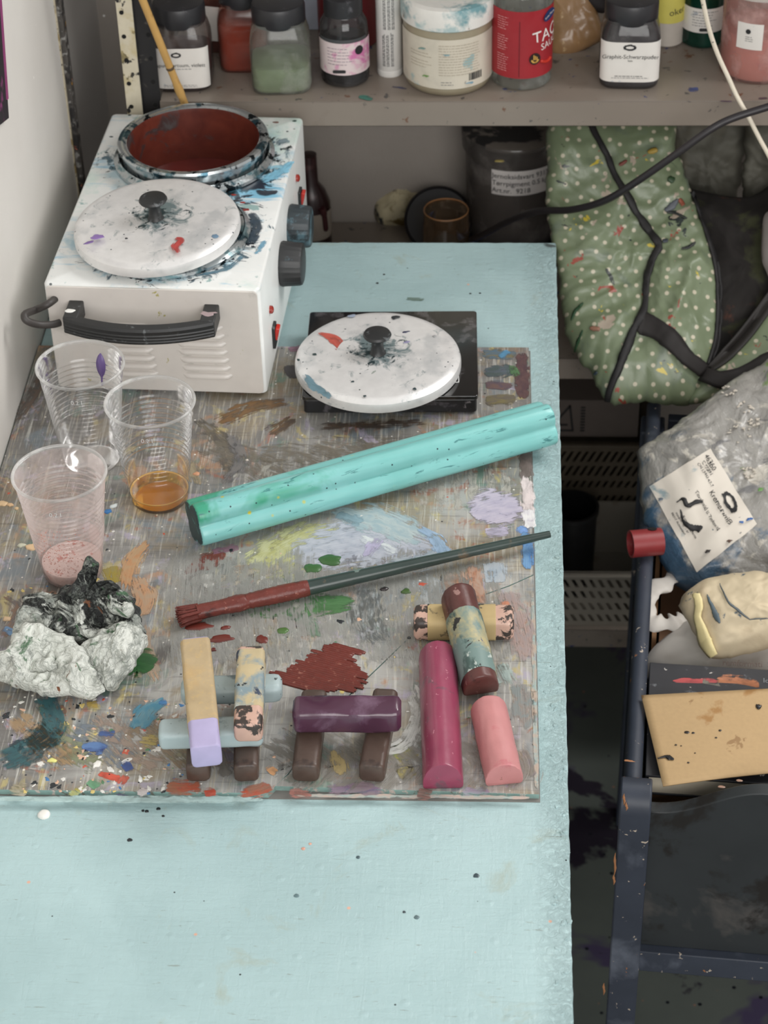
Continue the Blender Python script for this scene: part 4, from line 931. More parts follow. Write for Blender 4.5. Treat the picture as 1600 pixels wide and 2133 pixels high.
# ================================================================== metal shelving
YS, ZU, ZLO, ZB, YBK = .797, .1208, -.170, -.538, 1.070
SHM = mat('grey_shelf_enamel', (136, 126, 116), .42, var=.05, vs=20, coat=.15, stains=(((120, 108, 98), 12, .58, .2), ((50, 60, 110), 60, .74, .03), ((110, 80, 62), 50, .73, .04), ((80, 76, 74), 90, .70, .05)))
sh = thing('shelving_unit', 'grey metal shelving unit standing behind the table', 'shelf', (-.37, YS, 0))
SX = 1.05
for z, hh in ((T + ZU, .0262), (T + ZLO, .0256), (T + ZB, .0260), (T + .56, .026)):
    MB().box((SX / 2, .1375, z - .0006), (SX, .275, .0012)).box((SX / 2, .0006, z - hh / 2), (SX, .0012, hh)).box((SX / 2, .006, z - hh + .0006), (SX, .012, .0012)).box((SX / 2, .274, z - hh / 2), (SX, .0012, hh)).build('shelf_board', SHM, sh, bevel=.0005)
CRP = mat('flaking_cream_paint', (206, 198, 176), .7, var=.08, bump=.4, bs=120, stains=(((36, 35, 36), 55, .60, .02), ((186, 170, 120), 30, .5, .2)))
BKP = mat('black_post_paint', (30, 29, 31), .5, var=.2, stains=(((70, 66, 62), 100, .68, .05),))
MB().box((-.0245, .0005, .90), (.015, .0016, 1.8)).build('post_flange', CRP, sh)
MB().box((-.0085, .004, .90), (.018, .0016, 1.8)).build('post_flange', BKP, sh)
MB().box((-.017, .0025, .90), (.0016, .005, 1.8)).build('post_rib', BKP, sh)
for k in range(18):
    z = T + .02 + k * .024
    for x, y in ((-.0275, -.0004), (-.005, .0031)):
        MB().lathe([(.0022, 0), (.0022, .0003)], 10, (x, y, z), 'Y').build('bolt_hole', mat('hole_black', (10, 10, 10), .8), sh)
MB().box((SX + .012, .004, .90), (.03, .0016, 1.8)).build('post_flange', BKP, sh)
MB().box((SX + .012, .27, .90), (.03, .0016, 1.8)).build('post_flange', BKP, sh); MB().box((-.012, .27, .90), (.03, .0016, 1.8)).build('post_flange', BKP, sh)
smear([(748, 200), (765, 204), (776, 207)], 16, (46, 106, 92), dens=.9, z=ZU + .0002, parent=sh); smear([(690, 170), (705, 172)], 10, (120, 80, 60), dens=.6, z=ZU + .0002, parent=sh)
smear([(815, 180), (850, 186)], 16, (44, 52, 96), dens=.4, z=ZU + .0002, parent=sh); smear([(1432, 186), (1456, 186)], 18, (52, 66, 120), dens=.7, z=ZU + .0002, parent=sh)
smear([(1580, 205), (1600, 204)], 8, (60, 40, 56), dens=.8, z=ZU + .0002, parent=sh); smear([(1500, 211), (1525, 211)], 6, (60, 40, 66), dens=.8, z=ZU + .0002, parent=sh)

# ------------------------------------------------------------------ jars on the upper shelf
LBL = mat('label_paper', (226, 222, 216), .6, var=.03, stains=(((180, 184, 190), 70, .70, .06),))
INK = mat('print_black', (36, 36, 38), .6); GINK = mat('print_grey', (120, 120, 120), .6)
LIDB = mat('black_lid', (44, 44, 47), .4, var=.12, stains=(((96, 96, 100), 60, .64, .12),))
def sup(a, r, e): return r / ((abs(cos(a)) ** e + abs(sin(a)) ** e) ** (1 / e))
def label_strip(t, r, z0, z1, span, e=2, m=None, name='label', mid=-90, taper=0, notch=0):
    b_ = MB(); n = 40; vs = []
    for i in range(n + 1):
        a = R(mid - span / 2 + span * i / n)
        for j in range(5):
            u = j / 4; z = z0 + (z1 - z0) * u; q = sup(a, r + taper * u, e) + .0005; vs.append((q * cos(a), q * sin(a), z))
    b_.add(vs, [(i * 5 + j, (i + 1) * 5 + j, (i + 1) * 5 + j + 1, i * 5 + j + 1) for i in range(n) for j in range(4)])
    return b_.build(name, m or LBL, t, smooth=60)
def fine_print(parent, x0, x1, zs, y, m=GINK, hgt=.0006, seed=0, bend=None, ragged=.3):
    rnd = random.Random(seed); b_ = MB()
    for z in zs:
        x = x0; xe_ = x1 - rnd.random() * ragged * (x1 - x0)
        while x < xe_:
            w_ = min(rnd.uniform(.0012, .0045), xe_ - x)
            if bend is None: b_.box((x + w_ / 2, y, z), (w_, .0001, hgt))
            else:
                a = (x + w_ / 2) / bend; b_.box((bend * sin(a), -bend * cos(a), z), (w_, .0001, hgt), rz=a)
            x += w_ + .0008
    return tag(b_.build('fine_print', m, parent, smooth=0), kind='stuff')
def logo(parent, x, z, y, w_=.011, h_=.006, rot=0, bend=None):
    """ragged black oval stamp"""
    b_ = MB(); n = 40; vs = []
    for k in range(n):
        a = 2 * pi * k / n; g_ = 1 + .16 * noise.noise(Vector((cos(a) * 3, sin(a) * 3, 5)))
        for q in (.62, 1.0): 
            X, Z = cos(a) * w_ / 2 * q * (g_ if q == 1 else 1), sin(a) * h_ / 2 * (q if q == 1 else .45) * g_
            vs.append((x + X * cos(rot) - Z * sin(rot), y, z + X * sin(rot) + Z * cos(rot)))
    b_.add(vs, [(2 * k, 2 * k + 1, 2 * ((k + 1) % n) + 1, 2 * ((k + 1) % n)) for k in range(n)])
    return b_.build('logo', INK, parent, smooth=0)
def base_at(px, py): p = at(px, py, ZU); return p
def square_jar(px, py, w_, h_, label, shell, powder, fill, rz=0, lidr=None, name='pigment_jar', lid_h=.016, dy=None):
    p = base_at(px, py); r = w_ / 2; y = p.y + r if dy is None else dy
    t = thing(name, label, 'jar', (p.x, y, T + ZU), rz, group='square pigment jars')
    lidr = lidr or r * .86
    prof = [(r * .90, 0), (r * .97, .002), (r, .006), (r * 1.0, h_ * .62), (r * .98, h_ * .74), (r * .90, h_ * .87), (lidr * .93, h_ * .97), (lidr * .92, h_)]
    MB().lathe(prof, 72, e=4.6, caps=False).build('jar_body', shell, t, smooth=50)
    if powder: MB().lathe([(r * .86, .0015), (r * .95, .005), (r * .955, h_ * fill * .96), (r * .90, h_ * fill), (r * .4, h_ * fill * 1.03), (.0001, h_ * fill * .98)], 64, e=4.6).build('powder', powder, t, smooth=50)
    b_ = MB(); n = 96; vs = []; fs = []; pr = [(lidr, h_ - .004), (lidr * 1.03, h_ - .002), (lidr * 1.03, h_ + lid_h - .004), (lidr * .98, h_ + lid_h - .0008), (lidr * .9, h_ + lid_h), (.0001, h_ + lid_h)]
    MB().lathe(pr, 72).build('screw_lid', LIDB, t, smooth=40)
    return t, r
gj = clear('dusty_jar', (236, 232, 230), (150, 140, 136), .30, .10, 40)
gjg = clear('dusty_green_jar', (222, 222, 218), (186, 188, 180), .42, .12, 26)
gjr = clear('dusty_red_jar', (226, 196, 186), (176, 120, 108), .30, .1, 40)
gjk = clear('dusty_black_jar', (210, 208, 208), (124, 121, 122), .42, .08, 40)
VIO = mat('violet_brown_powder', (86, 66, 70), .9, var=.15); GRP = mat('green_powder', (160, 180, 140), .9, var=.1, bump=.3); RDP = mat('red_earth_powder', (164, 84, 62), .9, var=.12); GPH = mat('graphite_powder', (66, 64, 68), .7, var=.15)
t, r = square_jar(378, 194, .0565, .066, 'jar of brown-violet pigment with white label at the left shelf post', gj, VIO, .52, R(2))
lb = label_strip(t, r, .005, .046, 104, 4.6)
logo(lb, -.003, .0395, -r - .0008, .0095, .0055); text('Caput Mortuum, violett', .0052, INK, lb, face_M(-.001, .0290, -r - .0008)); fine_print(lb, -.008, .012, (.0252,), -r - .0008, seed=1); fine_print(lb, -.017, .016, (.0085, .0070), -r - .0008, seed=2, hgt=.0004, ragged=.05)
t, r = square_jar(452, 118, .052, .066, 'dim jar with white label standing behind the violet jar', gjr, VIO, .5, R(-12), dy=.925)
label_strip(t, r, .014, .05, 120, 4.6)
t, r = square_jar(508, 152, .050, .068, 'jar of red-brown earth pigment behind the green jar', gjr, RDP, .72, R(3), dy=.880)
t, r = square_jar(583, 200, .0575, .068, 'jar one third full of pale green pigment without a label', gjg, GRP, .40, R(4))
t, r = square_jar(1312, 188, .0570, .066, 'jar of graphite powder with white label and black lid', gjk, GPH, .74, R(-2))
lb = label_strip(t, r, .0085, .0490, 112, 4.6)
logo(lb, -.001, .0440, -r - .0008, .0120, .0064); text('Graphit-Schwarzpuder', .0058, INK, lb, face_M(0, .0345, -r - .0008)); text('fein', .0032, INK, lb, face_M(0, .0305, -r - .0008)); fine_print(lb, -.014, .012, (.0148,), -r - .0008, INK, .0006, 3, ragged=.02); fine_print(lb, -.017, .018, (.0130,), -r - .0008, INK, .0004, 4, ragged=.02)

def round_bottle(px, py, r, prof, m, name, label, cat, liquid=None, lq=None, dy=None, rz=0, group=None):
    p = base_at(px, py); y = p.y + r if dy is None else dy
    t = thing(name, label, cat, (p.x, y, T + ZU), rz, group=group)
    MB().lathe(prof, 64, caps=False).build('bottle_body', m, t, smooth=50)
    if liquid: MB().lathe(lq, 56).build('contents', liquid, t, smooth=50)
    return t
# ink bottle with pink stained label
gcl = clear('bottle_glass', (238, 240, 240), (190, 190, 190), .10, .06, 30)
r = .0232
t = round_bottle(717, 186, r, [(r * .8, 0), (r * .97, .002), (r, .005), (r, .052), (r * .96, .060), (r * .80, .067), (r * .70, .070), (r * .70, .074)], clear('ink_glass', (206, 208, 208), (120, 120, 122), .25, .06, 30), 'ink_bottle', 'round glass bottle of black ink with pink-stained label', 'bottle', mat('black_ink', (36, 37, 38), .3), [(r * .75, .002), (r * .93, .006), (r * .93, .043), (.0001, .043)])
MB().lathe([(r * .78, .069), (r * .80, .071), (r * .80, .086), (r * .74, .087), (.0001, .087)], 48).build('screw_cap', LIDB, t, smooth=40)
lb = label_strip(t, r, .0145, .0470, 200, m=mat('pink_label', (222, 206, 206), .6, stains=(((206, 120, 168), 40, .52, .14),)))
fine_print(lb, -.016, .011, (.0415, .0380, .0350, .0318, .0286, .0254), 0, mat('print_pale', (150, 134, 146), .6), .0006, 6, bend=r + .0008)
MB().prism(rrect2(.0062, .0016, .0012), 0, .0003).build('badge', INK, lb, loc=(-.004, -r - .0006, .0185), rot=(R(90), 0, 0))
MB().lathe([(.0045, 0), (.0045, .0004)], 24, (0, 0, 0), 'Y').build('hazard_mark', INK, lb, loc=(.0150, -r * .78, .0385), rot=(0, 0, R(40)))
label_strip(t, r, .0473, .0505, 130, m=mat('label_band', (70, 72, 74), .6), name='label_band')
# white glue-like tube standing on its cap
t = round_bottle(812, 160, .0125, [(.0118, 0), (.0125, .0012), (.0125, .006), (.0120, .0064), (.0125, .007), (.0125, .12)], mat('white_tube', (220, 218, 214), .4, stains=(((190, 186, 184), 20, .6, .2),)), 'paint_tube', 'slim white tube with vertical fine print standing beside the big tub', 'tube', dy=.858)
for a, z0, z1 in ((-118, .012, .044), (-100, .012, .044), (-80, .012, .044), (-112, .05, .09), (-92, .05, .09), (-74, .05, .09)):
    b_ = MB(); rnd = random.Random(a); 
    for k in range(3):
        aa = R(a + 4.5 * k); z = z0
        while z < z1:
            hh = rnd.uniform(.001, .004); b_.box((cos(aa) * .01262, sin(aa) * .01262, z + hh / 2), (.0005, .0001, hh), rz=aa + pi / 2); z += hh + .0007
    tag(b_.build('fine_print', INK, t, smooth=0), kind='stuff')
# big tub
r = .0425
t = round_bottle(932, 205, r, [(r * .84, 0), (r * .93, .0015), (r * .99, .007), (r, .012), (r, .066), (r * .985, .070)], mat('tub_plastic', (152, 142, 120), .4, var=.08, coat=.2), 'gel_tub', 'large beige tub with paint-stained white screw lid', 'tub', group=None)
WLID = mat('painted_white_lid', (224, 222, 216), .5, var=.06, bump=.3, bs=120, stains=(((110, 150, 156), 26, .52, .14), ((170, 190, 190), 50, .55, .15), ((140, 120, 108), 40, .70, .06)))
MB().lathe([(r * 1.0, .0665), (r * 1.045, .068), (r * 1.05, .072), (r * 1.05, .085), (r * 1.02, .088), (r * .9, .0893), (r * .88, .0885), (.0001, .0885)], 72).build('screw_lid', WLID, t, smooth=40)
lb = label_strip(t, r, .0095, .0595, 196, m=mat('beige_label', (206, 198, 182), .6, var=.05, vs=30, stains=(((150, 176, 176), 34, .66, .08), ((186, 180, 166), 20, .5, .2))))
fine_print(lb, -.008, .034, [.0535 - .0027 * k for k in range(12)], 0, mat('print_beige', (176, 166, 148), .6), .0007, 9, bend=r + .0008, ragged=.1)
fine_print(lb, -.040, -.014, (.0440, .0410, .036, .033, .030), 0, mat('print_beige', (176, 166, 148), .6), .0006, 10, bend=r + .0008)
b_ = MB(); rnd = random.Random(2); x = .0215
while x < .036:
    w_ = rnd.choice((.0004, .0007, .001)); a = x / (r + .0008); b_.box(((r + .0008) * sin(a), -(r + .0008) * cos(a), .0200), (w_, .0001, .0075), rz=a); x += w_ + rnd.choice((.0004, .0007))
tag(b_.build('barcode', INK, lb, smooth=0), kind='stuff')
text('500 ml', .0042, GINK, lb, Matrix.Translation((.012, -r * .963, .0150)) @ Matrix.Rotation(R(15), 4, 'Z')); fine_print(lb, -.006, .006, (.0165, .0140), 0, GINK, .0006, 12, bend=r + .0008)
for x, z, c in ((-.021, .0215, (110, 150, 84)), (-.001, .045, (130, 160, 168)), (.022, .014, (120, 156, 176)), (-.024, .049, (120, 150, 146))):
    a = x / (r + .001); drop(0, 0, 9, 7, .0005, c, parent=lb, world=Vector(((r + .0007) * sin(a), -(r + .0007) * cos(a), z)), irr=.8, name='paint_fleck').data.transform(Matrix.Identity(4))
# taco sauce bottle
r = .0290
t = round_bottle(1086, 192, r, [(r * .80, 0), (r * .97, .002), (r, .006), (r * .97, .009), (r, .012), (r, .083), (r * .985, .087), (r * .93, .094), (r * .80, .104), (r * .66, .114), (r * .62, .13)], clear('sauce_glass', (232, 236, 232), (200, 204, 200), .22, .05, 30), 'sauce_bottle', 'empty glass taco sauce bottle with red label', 'bottle', rz=0)
RLB = mat('red_label', (158, 38, 46), .45, var=.08, vs=30, stains=(((150, 24, 34), 24, .6, .2),))
lb = label_strip(t, r, .0140, .0815, 215, m=RLB)
WP = mat('label_white_print', (236, 226, 222), .5); B = r + .0009
tm = lambda a, z, rot=0: Matrix.Rotation(R(a), 4, 'Z') @ Matrix.Translation((0, -B, z)) @ Matrix.Rotation(R(rot), 4, 'Y')
text('TACO', .0175, WP, lb, tm(63, .0560, -8), bend=B, squash=.95); text('SAUCE', .0100, WP, lb, tm(64, .0450, -8), bend=B, squash=.95)
MB().lathe([(.0088, 0), (.0088, .0004)], 32, (0, 0, 0), 'Y').build('brand_oval', mat('brand_navy', (40, 56, 100), .4), lb, loc=(B * sin(R(56)), -B * cos(R(56)), .0735), rot=(0, R(-18), R(56))).scale = (1, 1, .55)
text('Santa Maria', .0032, WP, lb, Matrix.Rotation(R(56), 4, 'Z') @ Matrix.Translation((0, -B - .0006, .0735)) @ Matrix.Rotation(R(-18), 4, 'Y'))
bd = MB().lathe([(.0058, 0), (.0058, .0003)], 32, (0, 0, 0), 'Y').build('round_badge', mat('badge_black', (40, 24, 22), .5), lb, loc=(B * sin(R(24)), -B * cos(R(24)), .0335), rot=(0, 0, R(24)))
b_ = MB()
for k in range(9): 
    a = R(200 + 17 * k); b_.box((cos(a) * .0034, -.0006, sin(a) * .0034), (.0016, .0003, .0012))
for x, z, hh in ((-.0012, .0016, .005), (.0004, .001, .004), (.002, .0004, .003)): b_.box((x, -.0006, z), (.0009, .0003, hh))
b_.build('flame_print', mat('badge_yellow', (214, 168, 84), .5), bd)
for zc_, nn, sd in ((.0745, 6, 1), (.0560, 7, 2), (.0370, 8, 3)): fine_print(lb, -.026, -.013, [zc_ - .0023 * k for k in range(nn)], 0, mat('pale_print', (214, 150, 150), .5), .0006, sd + 20, bend=B, ragged=.35)
b_ = MB(); b_.box((B * sin(R(-5)), -B * cos(R(-5)), .044), (.0008, .0002, .056)); b_.build('label_seam', mat('label_seam_red', (110, 20, 28), .5), lb)
sq = [(B * sin(R(a)), -B * cos(R(a)), z) for a, z in ((36, .030), (46, .0275), (56, .0270), (66, .0285))]
MB().tube(smoothpath(sq, 5), [.0006] + [.0016] * 14 + [.0005], 8).build('chili_print', mat('chili_red', (196, 50, 36), .4), lb, smooth=60)
# brown plastic bag
BRB = clear('brown_bag_film', (226, 190, 140), (176, 136, 96), .62, .18, 16)
o = pillow('brown_bag', [(1140, -20), (1215, -30), (1250, 40), (1255, 80), (1225, 100), (1190, 116), (1155, 116), (1140, 90)], at(1180, 110, ZU) + Vector((0, .012, .012)), Vector((0, -.8, .45)), .014, .012, mat('brown_contents', (150, 116, 80), .35, var=.15, vs=40, coat=.3, stains=(((98, 68, 46), 20, .58, .14), ((206, 180, 140), 40, .66, .1))), wr=.004, ws=40, seed=2)
tag(o, 'brown plastic bag crumpled behind the taco sauce bottle', 'bag')
o = pillow('dark_bundle', [(1200, -20), (1262, -20), (1262, 24), (1240, 24), (1215, 5)], aty(1235, 0, .93), Vector((0, -.8, .4)), .012, .01, mat('dark_cloth', (42, 38, 40), .8), wr=.002, seed=3)
tag(o, 'dark bundle above the brown plastic bag at the top edge', 'bundle')
# maroon tub behind the ink bottle, pale paper
p = base_at(722, 112); t = thing('maroon_canister', 'maroon canister standing behind the ink bottle', 'canister', (p.x, .93, T + ZU))
MB().lathe([(.027, 0), (.0295, .002), (.0295, .11), (.027, .115), (.0001, .115)], 48).build('can_body', mat('maroon_plastic', (104, 36, 40), .4), t, smooth=40)
MB().lathe([(.031, .105), (.031, .122), (.0001, .122)], 48).build('lid', LIDB, t, smooth=40)
o = MB().box((0, 0, .07), (.05, .006, .14)).build('paper_pad', mat('pale_blue_paper', (176, 182, 196), .7), loc=(at(646, 100, ZU).x, .955, T + ZU), bevel=.001); tag(o, 'pale blue pad standing upright behind the green jar', 'paper pad')
# pale bottle with yellow label
r = .0165
t = round_bottle(1388, 92, r, [(r * .85, 0), (r, .002), (r, .09), (r * .7, .1)], mat('milky_plastic', (188, 180, 170), .4), 'pale_bottle', 'pale milky bottle with yellow handwritten label behind the graphite jar', 'bottle', dy=.925)
lb = label_strip(t, r, .026, .056, 190, m=mat('yellow_label', (206, 196, 96), .6)); text('oker', .0095, INK, lb, Matrix.Rotation(R(30), 4, 'Z') @ Matrix.Translation((0, -r - .0008, .038)) @ Matrix.Rotation(R(-8), 4, 'Y'), bend=r + .0008)
# green ink bottle
r = .0205
t = round_bottle(1464, 100, r, [(r * .8, 0), (r * .97, .002), (r, .005), (r, .055), (r * .9, .062), (r * .7, .068), (r * .7, .075)], clear('green_ink_glass', (120, 190, 170), (60, 120, 104), .3, .06, 30), 'ink_bottle', 'round bottle of dark green ink with white label', 'bottle', mat('green_ink', (20, 74, 62), .3), [(r * .78, .002), (r * .93, .006), (r * .93, .052), (.0001, .052)], dy=.925)
lb = label_strip(t, r, .018, .043, 200); fine_print(lb, -.013, .013, (.0395, .0365, .0338, .0310, .0282, .0254), 0, GINK, .0006, 31, bend=r + .0008)
MB().prism(rrect2(.0062, .0016, .0012), 0, .0003).build('badge', INK, lb, loc=(.001, -r - .0006, .0215), rot=(R(90), 0, 0))
MB().lathe([(r * .78, .068), (r * .80, .07), (r * .80, .085), (.0001, .085)], 48).build('screw_cap', LIDB, t, smooth=40)
# pink tub at the right edge
r = .036
t = round_bottle(1583, 178, r, [(r * .93, 0), (r * .99, .002), (r, .006), (r, .085), (r * .95, .088)], clear('pink_tub_shell', (248, 226, 220), (216, 182, 176), .55, .12, 30), 'pigment_tub', 'clear tub of pink pigment at the right end of the shelf', 'tub', mat('salmon_powder', (202, 152, 144), .9, stains=(((190, 140, 140), 50, .6, .15),)), [(r * .9, .002), (r * .96, .006), (r * .96, .046), (r * .5, .05), (.0001, .047)])
MB().lathe([(r * 1.02, .084), (r * 1.05, .086), (r * 1.05, .098), (.0001, .099)], 48).build('lid', mat('pale_lid', (206, 196, 190), .5), t, smooth=40)
lb = label_strip(t, r, .036, .062, 40, mid=-112); logo(lb, 0, 0, 0, .001, .001) if False else None
MB().lathe([(.0024, 0), (.0024, .0003)], 20, (0, 0, 0), 'Y').build('logo', INK, lb, loc=((r + .001) * sin(R(-24)), -(r + .001) * cos(R(-24)), .0540), rot=(0, 0, R(-24)))
fine_print(lb, -.018, -.010, (.0485, .0465, .0445), 0, GINK, .0005, 40, bend=r + .001)

# ------------------------------------------------------------------ things on the lower shelf
zl = ZLO
p = at(1068, 492, zl + .008)
lidp = thing('blue_lid', 'blue plastic lid lying under the grey pigment bucket', 'lid', (p.x, p.y, T + zl))
MB().lathe([(.0640, 0), (.0660, .002), (.0665, .026), (.0645, .028), (.0630, .026), (.0625, .012), (.0001, .012)], 64).build('rim_disc', mat('blue_plastic', (70, 100, 160), .4), lidp, smooth=40)
t = thing('pigment_bucket', 'grey pigment bucket with printed white label on the lower shelf', 'bucket', (p.x, p.y, T + zl + .012))
GB = clear('grey_bucket_plastic', (200, 198, 198), (150, 143, 138), .5, .2, 20)
MB().lathe([(.046, 0), (.049, .003), (.050, .010), (.0525, .095), (.0530, .11), (.0560, .112), (.0570, .130), (.056, .132)], 72, caps=False).build('bucket_wall', GB, t, smooth=40)
MB().lathe([(.044, .002), (.047, .005), (.0505, .092), (.03, .1), (.0001, .096)], 64).build('black_pigment', mat('black_oxide', (126, 118, 112), .9), t, smooth=50)
MB().lathe([(.052, .128), (.0555, .128), (.0555, .131), (.050, .132), (.0001, .127)], 64).build('torn_seal', mat('grey_seal', (120, 112, 104), .7, stains=(((40, 38, 38), 20, .5, .06),)), t, smooth=40)
lb = label_strip(t, .0522, .0765, .1060, 86, mid=-74, taper=.0004, m=mat('silver_label', (226, 220, 216), .5))
for i, s in enumerate(('Jernoksidsvart 9313', 'Tørrpigment 0.5 kg', 'Art.nr.  9218')):
    text(s, .0080, mat('label_ink', (40, 38, 40), .6), lb, Matrix.Rotation(R(-26), 4, 'Z') @ Matrix.Translation((0, -.0538, .0995 - .0086 * i)), bend=.0538, align='LEFT')
drop(0, 0, 14, 7, .0008, (206, 186, 110), parent=t, world=t.matrix_basis @ Vector((-.016, -.0555, .120)), name='yellow_fleck')
# dark open jar, amber jar
p = at(895, 515, zl)
t = thing('open_jar', 'dark round lid tilted against the blue lid on the lower shelf', 'lid', M=Matrix.Translation((p.x + .01, p.y, T + zl + .034)) @ Matrix.Rotation(R(48), 4, 'X'))
t.name = 'jar_lid'
MB().lathe([(.036, -.008), (.0375, -.007), (.0375, .006), (.0355, .008), (.0345, .004), (.0001, .003)], 56).build('lid_shell', mat('dark_lid_plastic', (26, 24, 26), .5), t, smooth=40)
p = at(930, 552, zl)
t = thing('clear_jar', 'small open clear jar with amber rim behind the table edge', 'jar', (p.x, p.y, T + zl))
AMB = clear('amber_jar_glass', (236, 220, 200), (190, 160, 130), .16, .08, 20)
MB().lathe([(.022, 0), (.025, .002), (.025, .052), (.0235, .056), (.0235, .058), (.0245, .060), (.0235, .0625), (.0245, .0650), (.0238, .0690), (.0228, .0692), (.0222, .066)], 64, caps=False).build('jar_wall', AMB, t, smooth=50)
MB().lathe([(.0232, .0690), (.0238, .0697), (.0243, .0690), (.0238, .0683)], 64, caps=False).build('jar_lip', mat('amber_lip', (196, 140, 90), .3, coat=.4), t, smooth=60)
# rag
p = at(835, 455, zl)
o = pillow('oily_rag', [(775, 425), (800, 400), (830, 392), (870, 385), (900, 405), (925, 440), (900, 470), (850, 470), (790, 465)], p + Vector((0, 0, .012)), Vector((0, -.55, .80)), .024, .008, mat('rag_cloth', (206, 194, 160), .8, var=.12, stains=(((110, 90, 44), 26, .55, .12), ((60, 60, 62), 34, .66, .08)), bump=.4, bs=90), wr=.009, ws=46, seed=7)
tag(o, 'crumpled ochre-stained rag on the lower shelf beside the dark lid', 'rag')
# dark bottle just right of the heater
p = at(640, 520, zl)
t = thing('dark_bottle', 'dark brown dripping bottle with pale label standing behind the heater dials', 'bottle', (p.x + .008, 1.0, T + zl))
MB().lathe([(.019, 0), (.021, .003), (.021, .068), (.016, .082), (.009, .092), (.0085, .125), (.0001, .126)], 40).build('bottle_body', mat('dark_brown_glass', (46, 28, 28), .3, stains=(((74, 50, 50), 40, .6, .1),)), t, smooth=50)
label_strip(t, .0212, .030, .062, 150, m=mat('dull_label', (150, 140, 128), .7), mid=-60)
dr = [(.022 * sin(R(35)), -.022 * cos(R(35)), .082 - .012), (.0225 * sin(R(42)), -.0225 * cos(R(42)), .06), (.0225 * sin(R(46)), -.0225 * cos(R(46)), .040)]
MB().tube(smoothpath(dr, 6), [.004] * 6 + [.003] * 6 + [.0015], 8).build('dried_drip', mat('maroon_drip', (66, 34, 36), .4), t, smooth=60)
# bamboo stick behind the heater
a, b2 = aty(298, 2, .772), aty(388, 224, .7895); d = (b2 - a); bot = a + d * ((T + zl + .004 - a.z) / d.z); top = a - d.normalized() * .16
bm_ = thing('bamboo_stick', 'thin bamboo stick leaning behind the wax heater', 'stick', M=axes(bot, top, (0, 1, 0))); L = (top - bot).length
BMB = mat('bamboo', (196, 156, 92), .5, var=.1, vs=30, stains=(((150, 112, 62), 60, .62, .1),))
pts = [(L * i / 60, 0, 0) for i in range(61)]; rad = [.0036 + (.0007 if i % 14 == 5 else 0) + .0002 * noise.noise(Vector((i * .3, 0, 0))) for i in range(61)]
MB().tube(pts, rad, 14).build('cane', BMB, bm_, smooth=60)
kn = (aty(350, 143, .7825) - bot).length
MB().tube([(kn - .0015, 0, 0), (kn, 0, 0), (kn + .0015, 0, 0)], [.0036, .0043, .0036], 14).build('node_ring', mat('dark_node', (84, 66, 44), .6), bm_, smooth=60)
# cords
pts = [aty(960, 505, 1.0), aty(1000, 492, .955), aty(1060, 460, .90), aty(1120, 440, .85), aty(1190, 437, .80), aty(1260, 418, .765), aty(1330, 376, .745), aty(1410, 320, .735), aty(1480, 270, .735), aty(1530, 245, .74), aty(1640, 208, .745), aty(1760, 150, .75)]
o = pts[0].copy(); q = MB().tube([x - o for x in smoothpath(pts, 8)], .0036, 12).build('black_cable', mat('black_rubber', (44, 41, 44), .42), loc=o, smooth=80); tag(q, 'black electric cable slung across the green bag', 'cable')
pts = [aty(1440, -120, .765), aty(1462, -10, .765), aty(1476, 55, .765), aty(1494, 110, .765), aty(1519, 165, .762), aty(1535, 200, .758), aty(1560, 245, .75), aty(1583, 290, .745), aty(1602, 325, .742), aty(1650, 420, .735)]
o = pts[0].copy(); q = MB().tube([x - o for x in smoothpath(pts, 8)], .0021, 10).build('white_cord', mat('white_cord_plastic', (224, 214, 196), .45, stains=(((60, 54, 48), 90, .72, .04),)), loc=o, smooth=80); tag(q, 'thin white cord hanging in front of the shelf at the right', 'cord')

# ================================================================== helpers that lay things on a finished surface
from mathutils.bvhtree import BVHTree
def surf(*objs):
    vs = []; fs = []
    for o in objs:
        M = Matrix.Translation(o.location) if o.parent is None else o.parent.matrix_basis @ o.matrix_basis
        k = len(vs); vs += [M @ v.co for v in o.data.vertices]; fs += [tuple(i + k for i in p.vertices) for p in o.data.polygons]
    tree = BVHTree.FromPolygons(vs, fs); last = [1.75]
    def f(px, py, off=.0008):
        d = ray(px, py).normalized(); h, n_, i, t = tree.ray_cast(CAM, d)
        if h is None:
            h, n_, i, t = tree.find_nearest(CAM + d * last[0]); h, n_, i, t = tree.find_nearest(CAM + d * (h - CAM).dot(d)); h = CAM + d * (h - CAM).dot(d)
        last[0] = (h - CAM).dot(d)
        if n_.dot(d) > 0: n_ = -n_
        return h + n_ * off
    return f
def patch(name, f, quad, m, parent, nu=14, nv=14, off=.0008):
    """a sheet lying on a surface, corners given in photo order a-b-c-d"""
    a, b_, c, d = [Vector((x, y, 0)) for x, y in quad]; vs = []
    for i in range(nu + 1):
        for j in range(nv + 1):
            u, v = i / nu, j / nv; q = a.lerp(b_, u).lerp(d.lerp(c, u), v); vs.append(local(parent, f(q.x, q.y, off)))
    return MB().add(vs, [(i * (nv + 1) + j, (i + 1) * (nv + 1) + j, (i + 1) * (nv + 1) + j + 1, i * (nv + 1) + j + 1) for i in range(nu) for j in range(nv)]).build(name, m, parent, smooth=70)
